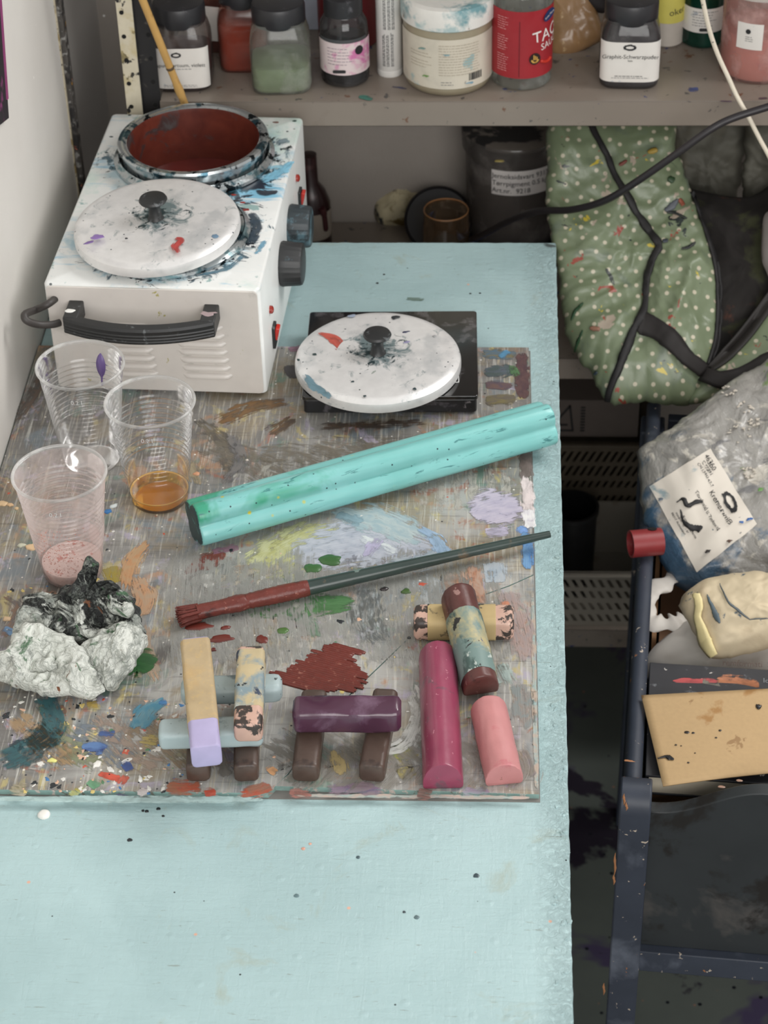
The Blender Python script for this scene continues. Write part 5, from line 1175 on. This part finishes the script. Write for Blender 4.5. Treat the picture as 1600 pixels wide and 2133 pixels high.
def band(name, f, pts, wpx, m, parent, off=.0012, thick=.0012, n=8, taper=None):
    """a strip following pixel points along a surface"""
    P2 = smoothpath([Vector((x, y, 0)) for x, y in pts], n); vs = []; k = len(P2)
    ws_ = wpx if isinstance(wpx, (list, tuple)) else [wpx] * len(pts)
    for i, p in enumerate(P2):
        t = (P2[min(i + 1, k - 1)] - P2[max(i - 1, 0)]).normalized(); q = Vector((-t.y, t.x, 0)); g_ = min(i / n, len(ws_) - 1.001); w_ = ws_[int(g_)] + (ws_[min(int(g_) + 1, len(ws_) - 1)] - ws_[int(g_)]) * (g_ - int(g_))
        if taper or (taper is None and thick < .0007): w_ *= max(.1, 1 - abs(2 * i / (k - 1) - 1) ** 3) ** .5 * (1 + .3 * noise.noise(Vector((p.x * .3, p.y * .3, 0))))
        for j in range(5):
            c = (j / 4 - .5) * w_; vs.append(local(parent, f(p.x + q.x * c, p.y + q.y * c, off + .0008 * (1 - (j / 2 - 1) ** 2))))
    return MB().add(vs, [(i * 5 + j, (i + 1) * 5 + j, (i + 1) * 5 + j + 1, i * 5 + j + 1) for i in range(k - 1) for j in range(4)]).build(name, m, parent, smooth=70, solid=thick)

# ================================================================== dark blue crate stand
CA, CB = at(1318, 1640, -.17), at(1333, 850, -.17)
crz = -math.atan2(CB.x - CA.x, CB.y - CA.y)
NAV = mat('navy_paint', (56, 62, 74), .45, var=.14, vs=25, bump=.2, bs=90, stains=(((92, 98, 110), 14, .62, .2), ((190, 176, 160), 130, .74, .02), ((150, 104, 72), 60, .76, .02)))
ct = thing('crate_stand', 'dark blue wooden crate stand with wavy front board beside the table', 'crate', (CA.x, CA.y, 0), crz - R(1.5))
CT = T - .17; CW = .36; CD = .54
sec = [(-.007, .30), (.007, .30), (.007, CT - .005), (.004, CT - .001), (0, CT), (-.004, CT - .001), (-.007, CT - .005)]
MB().loft([[(x, y, z) for x, z in sec] for y in (0.0, CD * .33, CD * .66, CD)]).build('side_panel', NAV, ct, smooth=40)
MB().loft([[(x + CW, y, z) for x, z in sec] for y in (0.0, CD * .33, CD * .66, CD)]).build('side_panel', NAV, ct, smooth=40)
for x in (0, CW):
    b_ = MB(); n = 16; secs = []
    for sx in (-.0125, .0125):
        pr = [(-.020, 0), (.016, 0), (.016, CT - .02)] + [(cos(R(a)) * .018 - .002, CT - .012 + sin(R(a)) * .018) for a in range(0, 181, 12)] + [(-.020, CT - .03)]
        secs.append([(x + sx + .003, y, z) for y, z in pr])
    o = b_.loft(secs).build('front_post', NAV, ct, bevel=.0015, smooth=35); fixn(o)
    MB().box((x, CD - .012, .28), (.024, .03, .56)).build('rear_post', NAV, ct, bevel=.002)
zr = aty(1320, 1972, CA.y - .01).z; zr2 = aty(1320, 2012, CA.y - .01).z
top = [(x, CT - .020 + .030 * (0.5 - .5 * cos(pi * min(1, max(0, (x - .02) / .085)))) - .016 * (0.5 - .5 * cos(pi * min(1, max(0, (x - .15) / .1))))) for x in [.015 + i * .0066 for i in range(53)]]
fr = [(x, z) for x, z in top] + [(top[-1][0], zr), (top[0][0], zr)]
n = len(fr); b_ = MB(); b_.loft([[(x, y, z) for x, z in fr] for y in (-.006, .006)]); o = b_.build('front_board', mat('navy_board', (46, 50, 52), .5, var=.12, vs=18, stains=(((74, 72, 70), 12, .64, .15), ((30, 28, 26), 16, .6, .1))), ct, bevel=.001, smooth=35); fixn(o)
MB().box((CW / 2, -.006, (zr + zr2) / 2), (CW - .02, .016, zr - zr2)).build('front_rail', NAV, ct, bevel=.001)
MB().box((CW / 2, CD / 2 + .01, zr2 + .004), (CW - .02, CD - .03, .008)).build('bottom_board', mat('crate_bottom', (60, 56, 54), .7), ct)
MB().box((CW / 2, CD - .012, .44), (CW - .03, .012, .26)).build('rear_board', NAV, ct, bevel=.001)
for z in (.48,): MB().box((0, CD * .5, z - .14), (.018, CD - .02, .02)).build('side_rail', NAV, ct, bevel=.001)
for px, py, rx in ((1503, 1645, 8), (1540, 1632, 7)): drop(0, 0, rx, 4, .0004, (176, 140, 120), parent=ct, world=at(px, py - 6, -.178), name='chip')
CHIP = mat('bare_wood_chip', (168, 116, 78), .7)
for px, py, rx, ry in ((1281, 1800, 4, 34), (1279, 1832, 3, 16), (1305, 1680, 4, 12), (1310, 1585, 12, 5), (1258, 2060, 3, 20), (1300, 1665, 3, 16)):
    q = aty(px, py, CA.y - .022); drop(0, 0, rx, 3, .0003, (168, 116, 78), parent=ct, world=q, name='chip', irr=.9) if ry < 8 else MB().tube([local(ct, q + Vector((.0005 * sin(i), 0, (i - 3) * ry / 2600 / 3))) for i in range(7)], [.0002, .0006, .0011, .0008, .0012, .0006, .0002], 6).build('chip', CHIP, ct)

# ------------------------------------------------------------------ contents of the crate
cb = thing('cardboard_box', 'brown cardboard box inside the blue crate', 'box', ct.matrix_basis.to_translation(), ct.rotation_euler.z)
KR = mat('cardboard', (150, 112, 78), .8, var=.06, vs=20)
zb_ = zr2 + .008; zt_ = CT - .045
for c_, d_ in (((.012, .27, 0), (.004, .42, 0)), ((CW - .015, .27, 0), (.004, .42, 0)), ((CW / 2, .062, 0), (CW - .03, .004, 0)), ((CW / 2, .478, 0), (CW - .03, .004, 0))):
    MB().box((c_[0], c_[1], (zb_ + zt_) / 2), (d_[0], d_[1], zt_ - zb_)).build('box_wall', KR, cb)
MB().box((CW / 2, .27, CT - .075), (CW - .034, .41, .004)).build('box_flap', mat('dark_cardboard', (112, 84, 62), .85), cb); MB().box((CW / 2, .27, zb_ + .002), (CW - .034, .41, .004)).build('box_floor', KR, cb)
# red tube
p = at(1345, 1128, -.157); rt = thing('red_tube', 'short red plastic tube lying on the crate edge', 'tube', M=axes(p + Vector((-.014, -.004, 0)), p + Vector((.02, .004, -.002))))
RT = mat('dull_red_plastic', (138, 48, 50), .4, var=.1, stains=(((206, 150, 146), 40, .66, .1),)); 
MB().lathe([(.0105, .0), (.0125, 0), (.0125, .029), (.0105, .029), (.0105, .0)], 40, axis='X', caps=False).build('tube_wall', RT, rt, smooth=40)
MB().lathe([(.0042, 0), (.0042, .0006)], 20).build('punched_hole', mat('hole_black', (10, 10, 10), .8), rt, loc=(.0205, .004, .0117), rot=(R(-22), 0, 0))
# white plastic carrier bag
WB = clear('thin_white_film', (238, 236, 232), (214, 208, 200), .85, .25, 20); WBM = mat('white_film', (204, 198, 190), .5, var=.08, vs=30, bump=.35, bs=60)
pb = thing('carrier_bag', 'thin white plastic carrier bag with loose handles in the blue crate', 'bag', at(1390, 1330, -.22))
pn = Vector((0, -.45, .89))
pillow('bag_body', [(1338, 1385), (1360, 1350), (1400, 1315), (1440, 1290), (1500, 1300), (1640, 1330), (1640, 1420), (1500, 1430), (1400, 1425), (1350, 1415)], at(1400, 1370, -.212), pn, .014, .006, WBM, pb, wr=.006, ws=40, seed=4)
def film(name, px, w_, z, parent, m, fl=.25):
    pts = [local(parent, at(x, y, z + dz)) for x, y, dz in px]; P3 = smoothpath(pts, 8); k = len(P3)
    return MB().tube(P3, [w_ * (.75 + .35 * noise.noise(Vector((i * .25, 3, 1))) + .15 * sin(i * .8)) for i in range(k)], 12, flat=fl).build(name, m, parent, smooth=70)
film('bag_handle', [(1420, 1195, 0), (1385, 1215, .006), (1352, 1240, .008), (1345, 1270, .006), (1362, 1295, .004), (1400, 1300, .004), (1425, 1290, .002)], .0120, -.2, pb, WBM, .32)
# bag of white pigment with its label
PBM = NT('clear_pigment_bag')
c = PBM.mix(PBM.noise(16, 4, .6, .8), C(128, 126, 122), C(168, 165, 159)); c = PBM.mix(PBM.rng(PBM.noise(34, 5, .6, 1.2), .58, .68, 0, .8), c, C(206, 200, 188)); c = PBM.mix(PBM.rng(PBM.noise(30, 4, .6, 1, PBM.mapping(loc=(3, 3, 0))), .60, .70, 0, .7), c, C(96, 96, 100))
sep = PBM.n('ShaderNodeSeparateXYZ'); PBM.l(PBM.co(), sep.inputs[0])
bl = PBM.math('ADD', PBM.rng(PBM.math('ADD', sep.outputs[0], sep.outputs[1]), -.05, -.15, 0, .42), PBM.noise(26, 5, .6, .6))
c = PBM.mix(PBM.rng(bl, .66, .82), c, C(66, 94, 118)); c = PBM.mix(PBM.rng(PBM.noise(24, 4, .6, .5, PBM.mapping(loc=(7, 1, 0))), .70, .76), c, C(104, 130, 70))
PBM.col(c); PBM.set(Roughness=.32, Coat_Weight=.5, Coat_Roughness=.12); PBM.bump(PBM.math('ADD', PBM.noise(60, 5, .6, 1.5), PBM.math('MULTIPLY', PBM.noise(22, 4, .5, 2), 1.5)), .55, .0024)
kb = thing('pigment_bag', 'clear plastic bag of white pigment with paper label lying on the crate', 'bag', at(1470, 1010, -.17))
ol = [(1326, 942), (1365, 915), (1430, 870), (1520, 800), (1600, 752), (1700, 700), (1760, 820), (1760, 1100), (1700, 1230), (1600, 1250), (1500, 1240), (1440, 1238), (1418, 1228), (1390, 1190), (1345, 1110), (1336, 1040)]
kbm = pillow('bag_film', ol, at(1460, 1010, -.150), Vector((-.10, -.50, .86)), .032, .012, PBM.m, kb, wr=.006, ws=20, seed=9, rings=36, n=200, crisp=True)
kf = surf(kbm)
lq = [(1480, 935), (1577, 1092), (1452, 1192), (1354, 1014)]
lbk = patch('label', kf, lq, mat('bag_label', (222, 214, 202), .55, var=.04, vs=30, stains=(((150, 166, 170), 26, .66, .1),)), kb, off=.0012)
def on_label(u, v):     # u along a-b edge (text direction), v across
    a, b_, c_, d_ = [Vector((x, y, 0)) for x, y in lq]; q = a.lerp(b_, u).lerp(d_.lerp(c_, u), v); return q.x, q.y
def label_text(s, u0, v0, size, m, name='lettering'):
    cu = bpy.data.curves.new(name, 'FONT'); cu.body = s; cu.size = 1; cu.resolution_u = 3; o = bpy.data.objects.new(name, cu); me = bpy.data.meshes.new_from_object(o); bpy.data.objects.remove(o); bpy.data.curves.remove(cu)
    for v in me.vertices:
        x, y, z = v.co; q = on_label(u0 + x * size, v0 - y * size * 1.25); v.co = local(kb, kf(q[0], q[1], .0020))
    me.materials.clear(); me.materials.append(m); o = bpy.data.objects.new(name, me); COL.objects.link(o); o.parent = kb; return o
label_text('46360', .04, .135, .075, INK); label_text('C 77891', .07, .20, .055, INK); label_text('CAS 13463-67-7', .06, .265, .045, INK)
label_text('Kremerweiß', .40, .33, .082, INK); label_text('Titandioxid u. Zinkoxid', .30, .50, .052, INK)
label_text('Kremer Pigmente', .44, .80, .040, INK); label_text('Hauptstr. 41 - 47', .38, .86, .034, INK); label_text('88317 Aichstetten', .36, .91, .034, INK)
n = 44; vs = []
for k in range(n):
    a = 2 * pi * k / n; g_ = 1 + .22 * noise.noise(Vector((cos(a) * 3, sin(a) * 3, 2)))
    for q_ in (.5, 1):
        q = on_label(.62 + cos(a) * .135 * q_ * (g_ if q_ == 1 else 1.25), .155 - sin(a) * .075 * q_ * g_); vs.append(local(kb, kf(q[0], q[1], .0022)))
MB().add(vs, [(2 * k, 2 * k + 1, 2 * ((k + 1) % n) + 1, 2 * ((k + 1) % n)) for k in range(n)]).build('logo', INK, kb, smooth=0)
for pts, w_ in (([(1412, 1048), (1425, 1040), (1432, 1055), (1450, 1047), (1464, 1048)], [4, 8, 7, 10, 7]), ([(1420, 1062), (1424, 1085), (1440, 1098), (1462, 1102)], [4, 6, 12, 20]), ([(1455, 1100), (1463, 1106)], [16, 18])):
    band('ink_blot', kf, pts, w_, INK, kb, off=.0022, thick=.0003)
for (x, y), rgb in (((1545, 1088), (70, 110, 170)), ((1520, 1128), (90, 70, 60)), ((1475, 1147), (50, 46, 44)), ((1380, 1040), (90, 100, 110)), ((1585, 1020), (110, 150, 90)), ((1562, 1082), (60, 100, 160))):
    q = kf(x, y, .0018); drop(0, 0, 9, 5, .0004, rgb, parent=kb, world=q, irr=.8, rot=.6, name='paint_fleck')
for (x, y, s_) in ((1518, 815, 15), (1550, 852, 18), (1540, 905, 24), (1562, 985, 18), (1572, 880, 12)):     # crumbled pale lumps showing through
    lc = MB(); rn = random.Random(x)
    for k in range(13):
        a_ = rn.random() * 6.28; q = kf(x + cos(a_) * s_ * rn.uniform(.5, 1), y + sin(a_) * s_ * .8 * rn.uniform(.5, 1), .0012); drop(0, 0, rn.uniform(2, 6), rn.uniform(2, 4), .0008, (200, 192, 180), world=local(kb, q), irr=.9, rot=a_, mb=lc)
    tag(lc.build('pale_crumbs', mat('lump_white', (196, 188, 176), .7), kb), kind='stuff')
# beige rolled bag
BG = mat('beige_cloth', (206, 190, 160), .65, var=.07, vs=22, bump=.4, bs=50, stains=(((178, 160, 132), 18, .56, .2), ((84, 98, 108), 40, .70, .05)))
rb_ = thing('cloth_roll', 'rolled beige cloth pouch with crimped yellowish rim in the crate', 'pouch', at(1520, 1300, -.2))
rbm = pillow('pouch', [(1413, 1262), (1440, 1225), (1490, 1202), (1550, 1196), (1640, 1196), (1700, 1210), (1700, 1320), (1620, 1345), (1560, 1362), (1500, 1374), (1474, 1362), (1450, 1325)], at(1520, 1290, -.165), Vector((-.05, -.55, .83)), .028, .015, BG, rb_, wr=.0045, ws=24, seed=6, rings=26, crisp=True)
rf = surf(rbm)
band('crimped_rim', rf, [(1454, 1240), (1460, 1262), (1458, 1285), (1466, 1310), (1474, 1335), (1488, 1360)], [14, 16, 12, 18, 24, 14], mat('yellow_rim', (230, 214, 160), .6, bump=.5, bs=120), rb_, off=.0025, thick=.003)
for pts, w_, rgb in (([(1474, 1240), (1484, 1262), (1494, 1285), (1500, 1298)], [3, 7, 14, 5], (86, 100, 108)), ([(1500, 1218), (1515, 1250), (1535, 1270), (1562, 1290)], [2, 4, 5, 3], (92, 100, 104)), ([(1560, 1290), (1600, 1288)], 3, (110, 116, 118))):
    band('blue_grey_mark', rf, pts, w_, mat('mark_%d' % rgb[0], rgb, .6), rb_, off=.0014, thick=.0004)
q_ = at(1560, 1385, -.200)
text('remformati  Sa', .0075, mat('faint_print', (110, 92, 84), .7), pb, Matrix.Translation(local(pb, at(1560, 1383, -.185))) @ Matrix.Rotation(R(-48), 4, 'X') @ Matrix.Rotation(R(2), 4, 'Y'))
# black book
A_, B_ = at(1353, 1388, -.178), at(1700, 1410, -.178)
bk = thing('black_book', 'black book smeared with red and orange paint under the brown card', 'book', M=axes(A_, B_) @ Matrix.Rotation(R(6), 4, 'X')); Lk = (B_ - A_).length
BKM = mat('book_cover', (48, 48, 52), .38, var=.15, vs=50, stains=(((110, 112, 116), 50, .66, .08), ((196, 190, 184), 120, .74, .03)))
MB().box((Lk / 2, -.062, .004), (Lk, .124, .0025)).build('front_cover', BKM, bk, bevel=.0006); MB().box((Lk / 2, -.062, -.018), (Lk, .124, .0025)).build('back_cover', BKM, bk, bevel=.0006)
MB().box((Lk / 2, -.064, -.007), (Lk - .006, .118, .0195)).build('page_block', mat('book_pages', (200, 190, 170), .8), bk); MB().box((Lk / 2, -.001, -.007), (Lk, .0025, .0225)).build('spine', BKM, bk, bevel=.0006)
text('loanword', .0075, mat('book_title', (130, 134, 138), .5), bk, Matrix.Translation((.110, -.013, .0056)) @ Matrix.Rotation(R(-90), 4, 'X'))
for pts, w_, rgb in (([(.020, -.021), (.042, -.020), (.058, -.018)], 14, (170, 50, 52)), ([(.056, -.018), (.075, -.018), (.092, -.021)], 26, (170, 98, 58)), ([(.040, -.019), (.060, -.022)], 12, (120, 116, 104))):
    smear(pts, w_, rgb, dens=.9, parent=bk, conv=lambda x, y: bk.matrix_basis @ Vector((x, y, .0055)))
# brown card
bc = [at(1336, 1449, -.166), at(1700, 1430, -.166), at(1700, 1600, -.177), at(1381, 1642, -.180)]
vs = []; n = 20; org = bc[3].copy()
for i in range(n + 1):
    for j in range(n + 1):
        u, v = i / n, j / n; q = bc[0].lerp(bc[1], u).lerp(bc[3].lerp(bc[2], u), v); q.z += .003 * sin(u * 5) * (1 - v) * v + .0025 * sin(u * 2.5 + 1) * v; vs.append(q - org)
o = MB().add(vs, [(i * (n + 1) + j, i * (n + 1) + j + 1, (i + 1) * (n + 1) + j + 1, (i + 1) * (n + 1) + j) for i in range(n) for j in range(n)])
bcd = thing('brown_card', 'plain brown cardboard sheet with black paint flecks resting on the crate front', 'cardboard sheet', org)
sh_ = o.build('sheet', mat('kraft_card', (184, 154, 112), .7, var=.04, vs=300, stains=(((160, 120, 72), 14, .68, .06), ((150, 118, 80), 60, .72, .05))), bcd, smooth=60, solid=.0012)
bf_ = surf(sh_)
for pts, w_ in (([(1370, 1582), (1385, 1578), (1394, 1580), (1404, 1584)], [2, 5, 11, 6]), ([(1575, 1470), (1580, 1474), (1586, 1472)], [4, 10, 4])): band('paint_fleck', bf_, pts, w_, mat('fleck_black', (26, 26, 28), .3), bcd, off=.0012, thick=.0003)
for x, y, r_ in ((1431, 1527, 6), (1444, 1528, 4), (1408, 1553, 3), (1419, 1555, 2), (1500, 1523, 4), (1492, 1538, 3), (1434, 1590, 3), (1448, 1570, 2)): drop(0, 0, r_, r_ * .7, .0003, (40, 36, 34), parent=bcd, world=bf_(x, y, .0009), name='paint_fleck')

# ================================================================== green polka-dot bag
def dot_mat():
    s = NT('polka_dot_oilcloth')
    c = s.mix(s.noise(14, 3), C(108, 120, 92), C(126, 138, 110))
    c = s.mix(s.rng(s.noise(20, 4, .6, .5, s.mapping(loc=(4, 4, 4))), .62, .74, 0, .6), c, C(100, 112, 100))
    m_ = s.mapping((1, 1, 1)); uv = s.co('UV')
    vx = s.n('ShaderNodeTexVoronoi', voronoi_dimensions='2D'); vx.inputs['Scale'].default_value = 70; vx.inputs['Randomness'].default_value = .5; s.l(uv, vx.inputs['Vector']); c = s.mix(s.rng(vx.outputs['Distance'], .165, .12), c, C(196, 188, 166))
    for sc_, lc, th, rgb in ((38, (1, 2, 3), .715, (40, 48, 46)), (44, (7, 2, 3), .73, (150, 70, 56)), (36, (3, 9, 2), .74, (200, 180, 70)), (30, (5, 5, 9), .70, (170, 156, 140))):
        c = s.mix(s.rng(s.noise(sc_, 4, .6, .6, s.mapping(loc=lc)), th, th + .02), c, C(*rgb))
    s.col(c); s.set(Roughness=.38, Coat_Weight=.15, Coat_Roughness=.25); s.bump(s.noise(30, 4, .5, 1), .25, .003); return s.m
DOT = dot_mat()
def plane_uv(o, nrm, parent=None):
    nrm = Vector(nrm).normalized(); ex = Vector((1, 0, 0)); ey = nrm.cross(ex).normalized(); ul = o.data.uv_layers.new(name='UVMap')
    for lp in o.data.loops:
        v = o.data.vertices[lp.vertex_index].co; ul.data[lp.index].uv = (v.dot(ex), v.dot(ey))
g0, g1, g2 = aty(1160, 262, .90), aty(1400, 262, .90), at(1320, 835, -.150)
gn = (g1 - g0).cross(g2 - g0).normalized(); gn = gn if gn.y < 0 else -gn
gb = thing('tote_bag', 'pale green polka-dot oilcloth bag with black piping leaning on the shelf', 'bag', g2)
go = pillow('front_panel', [(1140, 235), (1250, 235), (1396, 235), (1408, 300), (1436, 390), (1470, 480), (1494, 560), (1500, 650), (1490, 720), (1474, 770), (1440, 838), (1345, 840), (1268, 832), (1225, 770), (1182, 700), (1166, 600), (1150, 500), (1138, 380)], g2 + gn * -.01, gn, .026, .02, DOT, gb, wr=.010, ws=11, seed=3, rings=44, n=220, power=4, crisp=True)
plane_uv(go, gn)
gr = pillow('right_panel', [(1470, 778), (1510, 745), (1560, 690), (1620, 610), (1720, 560), (1760, 700), (1700, 800), (1600, 830), (1480, 838), (1430, 838)], g2 + gn * -.006, gn, .014, .012, DOT, gb, wr=.005, ws=20, seed=5, rings=20)
plane_uv(gr, gn)
gf = surf(go); PIP = mat('black_piping', (28, 26, 27), .6, var=.15); gfr = surf(gr); gall = surf(go, gr)
band('piping', gf, [(1232, 262), (1262, 320), (1290, 380), (1330, 450), (1362, 495), (1373, 515), (1362, 540), (1350, 580), (1346, 620), (1340, 650), (1318, 690), (1303, 730), (1288, 770), (1272, 810), (1268, 832)], [11, 11, 12, 13, 14, 14, 13, 13, 14, 15, 15, 14, 13, 13, 12], PIP, gb, off=.002, thick=.003)
WEB = mat('black_webbing', (34, 30, 29), .7); band('strap', gf, [(1334, 672), (1362, 684), (1390, 704), (1425, 742), (1462, 772)], [44, 44, 40, 30, 30], WEB, gb, off=.0025, thick=.002)
band('strap', gfr, [(1462, 782), (1500, 792), (1540, 785), (1590, 762), (1640, 738)], [30, 32, 36, 42, 44], WEB, gb, off=.004, thick=.002)
band('edge_trim', gf, [(1440, 400), (1468, 480), (1490, 555), (1496, 620), (1492, 700), (1476, 760)], [5, 6, 9, 11, 10, 12], PIP, gb, off=.001, thick=.003)
band('zip_edge', gfr, [(1478, 772), (1515, 740), (1560, 690), (1615, 615), (1650, 575)], [12, 26, 28, 26, 20], mat('zip_tape', (40, 36, 34), .6), gb, off=.0015, thick=.002)
for pts, w_, rgb in (([(1216, 632), (1200, 648), (1192, 668)], [3, 6, 3], (38, 72, 44)), ([(1215, 688), (1205, 712), (1198, 732)], [3, 5, 3], (38, 72, 44)), ([(1385, 440), (1400, 430), (1412, 415)], [10, 16, 8], (92, 96, 104)), ([(1388, 442), (1410, 446), (1430, 456)], [8, 5, 6], (44, 48, 46)), ([(1380, 504), (1392, 502)], 8, (60, 66, 74)), ([(1420, 520), (1436, 515), (1448, 505)], [4, 9, 5], (44, 46, 46)), ([(1414, 414), (1424, 430)], 9, (150, 84, 64)), ([(1350, 318), (1370, 312)], [9, 12], (168, 140, 60)), ([(1392, 372), (1404, 378)], 14, (50, 74, 46)), ([(1290, 345), (1305, 335)], 7, (120, 60, 50)), ([(1230, 684), (1250, 686)], 9, (150, 110, 90)), ([(1240, 780), (1246, 774)], 7, (60, 74, 84))):
    band('paint_mark', gf, pts, w_, mat('bagmark_%d_%d' % rgb[:2], rgb, .5), gb, off=.0014, thick=.0004)
dk = mat('dark_bag_inside', (40, 36, 34), .85, var=.2, stains=(((62, 64, 42), 14, .56, .1), ((80, 50, 40), 18, .66, .06)))
pillow('bag_inside', [(1400, 380), (1470, 400), (1560, 410), (1640, 380), (1740, 500), (1700, 640), (1600, 740), (1500, 800), (1440, 760), (1420, 560)], g2 + gn * -.055, gn, .022, .015, dk, gb, wr=.014, ws=26, seed=8)
pillow('lining_flap', [(1588, 470), (1600, 440), (1660, 430), (1670, 560), (1620, 600), (1594, 560), (1586, 530)], g2 + gn * .0, gn, .004, .004, mat('pale_lining', (112, 106, 102), .6), gb, wr=.002, ws=30, seed=9)
PS = mat('pale_sackcloth', (100, 98, 88), .7, var=.1, vs=14, bump=.3, bs=50, stains=(((104, 98, 84), 10, .58, .15),))
o = pillow('pale_sack', [(1402, 250), (1480, 240), (1552, 250), (1550, 330), (1535, 400), (1510, 470), (1420, 470), (1408, 360)], aty(1480, 350, .985), Vector((0, -.9, .3)), .022, .02, PS, wr=.010, ws=18, seed=12, crisp=True); tag(o, 'pale greenish sack on the shelf behind the green bag', 'sack')
o = pillow('pale_sack', [(1552, 250), (1660, 240), (1700, 360), (1640, 450), (1580, 450), (1545, 400), (1550, 320)], aty(1600, 350, .955), Vector((0, -.9, .3)), .022, .02, PS, wr=.010, ws=18, seed=14, crisp=True); tag(o, 'pale greenish sack at the right edge above the bag opening', 'sack')

# ================================================================== baskets and boxes on the bottom shelf
def basket(label, x0, x1, yf, yb, z0, z1, rows, pitch, slant, m):
    t = thing('perforated_basket', label, 'basket', ((x0 + x1) / 2, yf, T + z0), group='perforated plastic baskets'); w_ = x1 - x0; h_ = z1 - z0; th = .003
    b_ = MB(); z = 0
    for r0, r1 in rows + [(h_, h_)]:
        if r0 > z: b_.box((0, 0, (z + r0) / 2), (w_, th, r0 - z))
        if r1 > r0:
            k = int(w_ / pitch)
            for i in range(k + 1):
                xc = -w_ / 2 + i * pitch; s_ = slant * (r1 - r0) / 2; bw = pitch * .28
                vs = [(xc + sg * bw + q * s_, y, (r0 + r1) / 2 + q * (r1 - r0) / 2) for y in (-th / 2, th / 2) for q, sg in ((-1, -1), (-1, 1), (1, 1), (1, -1))]
                vs = [(min(w_ / 2, max(-w_ / 2, v[0])), v[1], v[2]) for v in vs]
                b_.add(vs, [(0, 1, 2, 3), (7, 6, 5, 4), (0, 4, 5, 1), (1, 5, 6, 2), (2, 6, 7, 3), (3, 7, 4, 0)])
        z = r1
    b_.build('front_wall', m, t, smooth=0)
    d_ = yb - yf
    for x in (-w_ / 2, w_ / 2): MB().box((x, d_ / 2, h_ / 2), (th, d_, h_)).build('side_wall', m, t)
    MB().box((0, d_, h_ / 2), (w_, th, h_)).build('back_wall', m, t); MB().box((0, d_ / 2, .0015), (w_, d_, .003)).build('basket_floor', m, t)
    MB().box((0, -.003, h_ - .002), (w_ + .006, .008, .004)).build('rim', m, t, bevel=.001)
    return t
WPL = mat('grubby_shaded_plastic', (150, 143, 132), .5, var=.06, vs=16, stains=(((130, 120, 108), 20, .62, .15),))  # white plastic with stains; base colour darkened for the shelf's shade
z1 = aty(1230, 922, .945).z - T
h_ = z1 - ZB
rows = [(h_ - .064 - .026 * k - .0, h_ - .064 - .026 * k + .018) for k in (3, 2, 1, 0)]
rows = [(aty(1230, y1, .945).z - T - ZB, aty(1230, y0, .945).z - T - ZB) for y0, y1 in ((1030, 1052), (1000, 1014), (969, 990), (939, 961))]
basket('tall dim white perforated basket at the back of the bottom shelf', -.06, .135, .945, 1.06, ZB, z1, rows, .0085, .5, mat('shaded_plastic', (96, 86, 72), .6, var=.1))  # white plastic again, the deep shade at the back put into its colour
z1 = aty(1230, 1192, .806).z - T
rows = [(aty(1230, y1, .806).z - T - ZB, aty(1230, y0, .806).z - T - ZB) for y0, y1 in ((1278, 1292), (1254, 1268), (1230, 1244), (1206, 1222))]
basket('low white perforated basket at the front of the bottom shelf', -.07, .13, .806, .935, ZB, z1, rows, .0098, -.5, WPL)
p = aty(1188, 1175, .87); t = thing('black_pot', 'small black pot standing in the low basket', 'pot', (p.x, .87, T + ZB + .003))
MB().lathe([(.022, 0), (.026, .003), (.028, .11), (.030, .112), (.030, .118), (.027, .118), (.024, .01), (.0001, .008)], 48).build('pot_wall', mat('pot_black', (26, 26, 27), .4), t, smooth=40)
zb0 = aty(1230, 921, .945).z - T; zb1 = aty(1230, 845, .945).z - T
t = thing('printed_box', 'dim carton with a warning triangle print lying on the tall basket', 'box', (.03, .955, T + zb0))
MB().box((0, .05, (zb1 - zb0) / 2), (.17, .10, zb1 - zb0)).build('carton', mat('grey_carton', (104, 94, 88), .7, var=.05), t, bevel=.001)
b_ = MB(); tri = [(-.012, -.016), (.016, -.016), (.012, .018)]
for i in range(3):
    a, c_ = Vector(tri[i]), Vector(tri[(i + 1) % 3]); d_ = (c_ - a); b_.box(((a.x + c_.x) / 2 - .005, -.0006, (a.y + c_.y) / 2 + (zb1 - zb0) / 2), (d_.length + .002, .0006, .0022), rot=Matrix.Rotation(-math.atan2(d_.y, d_.x), 3, 'Y'))
b_.box((.0, -.0006, (zb1 - zb0) / 2 - .008), (.010, .0006, .0022)); b_.build('warning_triangle', mat('print_black', (36, 36, 38), .6), t)
b_ = MB()
for k in range(9): b_.box((.022, -.0006, (zb1 - zb0) / 2 + .016 - k * .004), (.005, .0005, .002))
tag(b_.build('fine_print', INK, t), kind='stuff')
